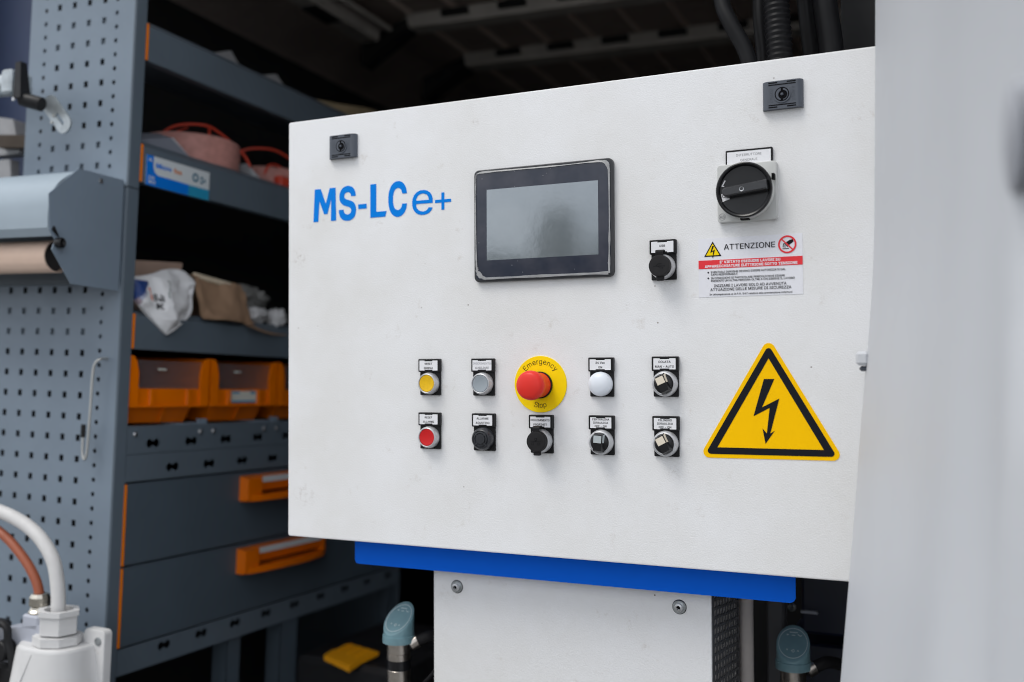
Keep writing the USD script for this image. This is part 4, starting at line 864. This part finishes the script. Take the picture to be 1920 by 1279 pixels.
# top shelf
for i, (pk, lab) in enumerate((([(.09, .300, -.045), (.09, .303, 0), (.09, .369, .028), (.09, .410, -.004), (.09, .42, -.045), (.03, .31, -.045), (.04, .37, .02), (.03, .41, -.045)], 'left grey paper packet showing over the top shelf edge'), ([(.09, .458, -.045), (.09, .461, 0), (.09, .527, .024), (.09, .573, -.006), (.09, .58, -.045), (.03, .46, -.045), (.04, .527, .018), (.03, .57, -.045)], 'right grey paper packet showing over the top shelf edge'))):
    t = thing('paper_packet', lab, 'packet', (.08, .36 + .16 * i, -.045), 'V'); part(t, 'wrapper', hull(pk), 'paper_grey', smooth=False)
bt = thing('webbing_coil', 'tan coil of webbing at the far end of the top shelf', 'webbing', (.05, .78, -.045), 'V')
ang = np.linspace(0, 2 * PI, 60)
X = np.stack([np.stack([.06 + r * np.cos(ang) * .7, .79 + r * np.sin(ang), z + .012 * np.sin(2 * ang) + 0 * ang], 1) for r, z in ((.150, -.043), (.165, .004), (.150, .008), (.135, -.043))], 1)
part(bt, 'band', grid_mesh(np.concatenate([X, X[:, :1]], 1)), 'belt_tan', smooth=60)

# ------------------------------------------------------------------ paper dispenser on the rack side (V frame)
ds_ = thing('roll_dispenser', 'blue grey paper roll dispenser with folded hood on the rack side', 'dispenser', (-.05, -.08, -.53), 'V')
part(ds_, 'end_plate', FX(ext(Polygon([(-.005, -.5325), (-.005, -.3355), (-.104, -.3355), (-.161, -.388), (-.156, -.448), (-.144, -.462), (-.150, -.478), (-.108, -.5305)]).buffer(-.002).buffer(.002), .002), .184, 0, 0), 'steel_blue', smooth=False)
Hp = LineString([(-.003, -.3385), (-.085, -.3385)] + [tuple(q) for q in spline([(-.098, -.340), (-.120, -.350), (-.143, -.370), (-.1555, -.395), (-.1580, -.420), (-.1570, -.443)], 4)] + [(-.146, -.4550)]).buffer(.0010, cap_style=2, join_style=2)
mh = ext(Hp, .62); v = np.array(mh.vertices); mh.vertices = np.stack([-.437 + v[:, 2], v[:, 0], v[:, 1]], 1); mh.fix_normals()
part(ds_, 'hood', mh, 'hood_grey', smooth=35)
part(ds_, 'back_rail', bx(-.437, .184, -.012, -.003, -.52, -.345), 'steel_shaded')
part(ds_, 'screw', FX(lathe([(.0045, 0), (.0042, .0016), (0, .003)], 14), .186, -.057, -.347), 'chrome')
kn = part(ds_, 'roller_knob', FX(lathe([(.0085, 0), (.0090, .003), (.0085, .010), (.006, .012), (.003, .010), (0, .010)], 24), .186, -.139, -.4660), 'black_gloss')
part(ds_, 'latch_bracket', hull([(.186, -.153, -.446), (.186, -.140, -.456), (.186, -.150, -.440), (.190, -.153, -.446), (.190, -.140, -.456), (.190, -.150, -.440)]), 'black_plastic')
pr_ = thing('paper_roll', 'beige paper roll hanging in the dispenser', 'paper roll', (-.1, -.105, -.485), 'V')
m = lathe([(.0255, 0), (.0275, .0), (.0275, .62), (.0255, .62), (.0255, 0)], 48); v = np.array(m.vertices); m.vertices = np.stack([.148 - v[:, 2], -.105 + v[:, 0], -.4835 + v[:, 1]], 1); m.fix_normals()
part(pr_, 'wound_paper', m, 'paper_roll')
m = lathe([(0, .012), (.0254, .012), (.0254, .014), (0, .014)], 32); v = np.array(m.vertices); m.vertices = np.stack([.148 - v[:, 2], -.105 + v[:, 0], -.4835 + v[:, 1]], 1); m.fix_normals()
part(pr_, 'core_shade', m, 'core_dark')  # dark disc in the hollow roll, painting the shade inside the open tube

# ------------------------------------------------------------------ clamp, rod hook
cl = thing('toggle_clamp', 'zinc toggle clamp with black lever on the perforated side', 'clamp', (.03, -.07, -.26), 'V')
part(cl, 'tube', cyl((-.20, -.08, -.160), (-.014, -.08, -.168), .0195, 24, .001), 'zinc')
part(cl, 'clamp_block', bx(-.018, .008, -.103, -.055, -.190, -.146, .004), 'zinc')
part(cl, 'link', hull([(.004, -.092, -.163), (.024, -.092, -.172), (.026, -.092, -.205), (.004, -.092, -.190), (.004, -.070, -.163), (.024, -.070, -.172), (.026, -.070, -.205), (.004, -.070, -.190)]), 'zinc')
part(cl, 'lever', hull([(.021, -.105, -.138), (.034, -.105, -.137), (.026, -.110, -.203), (.044, -.110, -.203), (.021, -.092, -.138), (.034, -.092, -.137), (.026, -.088, -.203), (.044, -.088, -.203)]), 'black_plastic')
part(cl, 'lever_hub', cyl((.030, -.097, -.201), (.070, -.085, -.212), .0125, 20, .002), 'black_plastic')
part(cl, 'rivet', FY(lathe([(.0035, 0), (.003, .002), (0, .003)], 12), .026, -.108, -.205), 'chrome')
def capsule(a, b, w): return LineString([a, b]).buffer(w)
pl_ = capsule((.062, -.205), (.098, -.243), .0165).difference(capsule((.082, -.226), (.096, -.241), .0035))
part(cl, 'slotted_plate', FY(ext(pl_, .004), 0, -.060, 0), 'zinc', smooth=False)
part(cl, 'plate_screw', [FY(lathe([(.0034, 0), (.003, .002), (0, .0026)], 12), .074, -.064, -.226), FY(lathe([(.003, 0), (.0026, .002), (0, .0024)], 12), .070, -.064, -.238)], 'rod_steel')
rod = thing('rod_hook', 'thin steel rod hook hanging from a hole of the perforated side', 'hook', (.145, -.015, -.83), 'V')
part(rod, 'rod', tube(spline([(.1625, .001, -.652), (.1620, -.014, -.653), (.156, -.020, -.660), (.1515, -.021, -.680), (.150, -.021, -.740), (.1475, -.021, -.805), (.1450, -.021, -.826), (.1400, -.021, -.829), (.1362, -.021, -.818), (.1355, -.021, -.790)], 6), .0024, 10), 'rod_steel', smooth=60)
part(rod, 'end_cap', cyl((.1355, -.021, -.792), (.1352, -.021, -.769), .0042, 12, .001), 'black_rubber')

# ------------------------------------------------------------------ cables and boxes lower left (V frame)
wc = thing('white_cable', 'thick white cable arching into the white junction box', 'cable', (.21, -.12, -1.075), 'V')
part(wc, 'sheath', tube(spline([(-.18, -.125, -.905), (-.06, -.125, -.902), (.04, -.125, -.912), (.105, -.124, -.925), (.155, -.122, -.948), (.190, -.12, -.985), (.2045, -.12, -1.03), (.2080, -.12, -1.075), (.208, -.12, -1.10)], 10), .0112, 18), 'cable_white', smooth=60)
bc = thing('brown_cable', 'thin brown cable bending down into a nickel gland', 'cable', (.16, -.115, -1.045), 'V')
part(bc, 'sheath', tube(spline([(-.15, -.12, -.905), (-.02, -.12, -.925), (.065, -.12, -.952), (.115, -.118, -.985), (.147, -.116, -1.020), (.159, -.115, -1.050), (.160, -.115, -1.07)], 10), .0078, 16), 'cable_brown', smooth=60)
jb = thing('junction_box', 'dusty white plastic junction box with a large cable gland', 'junction box', (.21, -.10, -1.30), 'V')
def ell(cx, cy, a, b, z, n=40, p=2.6):
    t = np.arange(n) * 2 * PI / n; c, s = np.cos(t), np.sin(t)
    return np.column_stack([cx + a * np.sign(c) * np.abs(c) ** (2 / p), cy + b * np.sign(s) * np.abs(s) ** (2 / p), np.full(n, z)])
part(jb, 'box_body', hull(np.vstack([ell(.203, -.105, .060, .055, -1.118), ell(.203, -.105, .064, .060, -1.124), ell(.200, -.108, .092, .075, -1.32)])), 'box_white', smooth=30)
part(jb, 'mounting_flange', FY(rounded_slab(.046, .23, .008, [(.003, 0), (.0008, .0012), (0, .004), (0, .016)]), .262, -.095, -1.209), 'box_white')
part(jb, 'moulded_rib', hull([(.190, -.166, -1.128), (.205, -.166, -1.126), (.120, -.182, -1.30), (.138, -.184, -1.30), (.190, -.150, -1.128), (.205, -.150, -1.126), (.120, -.165, -1.30), (.138, -.165, -1.30)]), 'box_white')
for z in (-1.112, -1.190): part(jb, 'flange_screw', FY(lathe([(.0068, 0), (.0066, .0015), (.005, .0022), (0, .0016)], 20), .272, -.095, z), 'bolt_zinc')
def hexring(ro, ri, z0, z1, rot, n=6): return FZ(ext(Polygon([(ro * math.cos(a), ro * math.sin(a)) for a in np.arange(n) * 2 * PI / n + rot]).buffer(-.003).buffer(.003, quad_segs=3).difference(Point(0, 0).buffer(ri)), z1 - z0), .2095, -.12, z0)
gl_ = part(jb, 'cable_gland', [hexring(.0345, .0225, -1.071, -1.0625, .35), hexring(.0315, .020, -1.1000, -1.0705, .35), hexring(.0380, .020, -1.1165, -1.1030, .9, 8)], 'box_white', smooth=30)
part(gl_, 'gland_bore', FZ(lathe([(.0112, -1.072), (.0224, -1.070)], 24), .2095, -.12, 0), 'core_dark')
cn = thing('plug_connector', 'grey heavy duty plug connector with black locking lever and nickel gland', 'connector', (.11, -.10, -1.20), 'V')
part(cn, 'cable_gland', FZ(lathe([(0, -1.078), (.0170, -1.078), (.0175, -1.073), (.0150, -1.070), (.0140, -1.066), (.0168, -1.063), (.0168, -1.050), (.0135, -1.044), (.0082, -1.043)], 12), .160, -.115, 0), 'brass_nickel', smooth=20)
part(cn, 'hood', [bx(.143, .180, -.135, -.095, -1.100, -1.076, .003), hull([(.085, -.135, -1.108), (.19, -.135, -1.088), (.19, -.135, -1.17), (.085, -.135, -1.17), (.085, -.09, -1.108), (.19, -.09, -1.088), (.19, -.09, -1.17), (.085, -.09, -1.17)])], 'connector_grey')
part(cn, 'locking_lever', [tube(spline([(.085, -.150, -1.108), (.105, -.150, -1.092), (.128, -.150, -1.096), (.133, -.150, -1.120), (.142, -.150, -1.140), (.150, -.150, -1.170)], 5), .0065, 10), bx(.035, .085, -.155, -.10, -1.130, -1.098, .006), bx(.04, .16, -.150, -.09, -1.21, -1.158, .006), cyl((.120, -.158, -1.135), (.120, -.12, -1.135), .017, 18, .002)], 'black_plastic')
part(cn, 'spring_clip', [hull([(.090, -.160, -1.112), (.100, -.160, -1.110), (.098, -.160, -1.150), (.086, -.160, -1.150), (.090, -.156, -1.112), (.100, -.156, -1.110), (.098, -.156, -1.150), (.086, -.156, -1.150)]), bx(.090, .118, -.163, -.158, -1.160, -1.138, .002), bx(.094, .112, -.163, -.158, -1.186, -1.158, .002), bx(.100, .122, -.163, -.158, -1.106, -1.099, .002)], 'clip_cream')

# ------------------------------------------------------------------ floor of the load space
tb = thing('tool_case', 'black tool case with orange yellow latch under the rack', 'tool case', (.36, .62, -1.70), 'V')
part(tb, 'case_body', bx(.19, .44, .55, .95, -1.70, -1.295, .012), 'tool_black')
lt = part(tb, 'latch', [hull([(.290, .52, -1.274), (.355, .52, -1.289), (.290, .555, -1.270), (.362, .555, -1.282), (.290, .52, -1.286), (.355, .52, -1.302), (.290, .555, -1.280), (.362, .555, -1.292)]), hull([(.290, .555, -1.272), (.362, .555, -1.284), (.298, .60, -1.266), (.378, .60, -1.274), (.290, .555, -1.280), (.362, .555, -1.292), (.298, .60, -1.274), (.378, .60, -1.282)])], 'tool_yellow')
for q in range(3): part(lt, 'latch_rib', hull([(.300 + .022 * q, .558, -1.2728 - .0037 * q), (.304 + .022 * q, .558, -1.2728 - .0037 * q), (.308 + .022 * q, .597, -1.2668 - .0026 * q), (.312 + .022 * q, .597, -1.2668 - .0026 * q), (.302 + .022 * q, .558, -1.2695 - .0037 * q), (.310 + .022 * q, .597, -1.2635 - .0026 * q)]), 'tool_yellow')
lb2 = thing('angle_bracket', 'pale L shaped bracket behind the far end of the rack', 'bracket', (.52, .9, -1.70), 'V')
part(lb2, 'upright', bx(.590, .612, .90, .93, -1.215, -1.05, .003), 'pipe_beige'); part(lb2, 'foot', bx(.540, .612, .86, .90, -1.222, -1.195, .003), 'connector_grey')
part(lb2, 'post', bx(.592, .610, .905, .925, -1.70, -1.215), 'van_dark')

# ------------------------------------------------------------------ trees across the yard (seen reflected in the screen)
def tree(x, y, h, r, seed, label):
    t = thing('yard_tree', label, 'tree', (x, y, 0), 'G', 'trees across the yard')
    rg_ = np.random.default_rng(seed)
    part(t, 'trunk', tube([(x, y, 0), (x + .05, y, h * .3), (x - .05, y + .1, h * .62)], [.16, .12, .06], 9), 'bark')
    n = 2600; c = rg_.normal(size=(n, 3)); c /= np.linalg.norm(c, axis=1, keepdims=True); k = rg_.random(n) ** .45
    c = c * (k * (.7 + .5 * fbm(c * 1.8 + seed * 5, 3, seed)))[:, None] * [r, r, h * .36] + [x, y, h * .62]
    s = rg_.uniform(.12, .3, n)[:, None]; a = rg_.normal(size=(n, 3)); a /= np.linalg.norm(a, axis=1, keepdims=True); b = np.cross(a, rg_.normal(size=(n, 3))); b /= np.linalg.norm(b, axis=1, keepdims=True)
    V = np.stack([c - a * s, c + b * s * .6, c + a * s, c - b * s * .6], 1).reshape(-1, 3); i = np.arange(n)[:, None] * 4
    part(t, 'crown', trimesh.Trimesh(V, np.vstack([i + [0, 1, 2], i + [0, 2, 3]]), process=False), 'leaves', smooth=False)
for k, (x, y, h, r, lab) in enumerate(((-8.5, -22, 5.9, .55, 'narrow tall tree across the yard'), (-6.9, -22.5, 5.1, 1.0, 'round tree right of the narrow tall one across the yard'), (-5.0, -23, 4.9, 1.2, 'broad tree at the right end of the row across the yard'),
                                 (-10.2, -22, 4.75, 1.0, 'low round tree left of the narrow tall one across the yard'), (-12.0, -21.5, 4.6, 1.1, 'middling tree second from the left across the yard'), (-14.3, -21, 4.9, 1.4, 'broad tree at the left end of the row across the yard'))):
    tree(x, y, h, r, k + 1, lab)
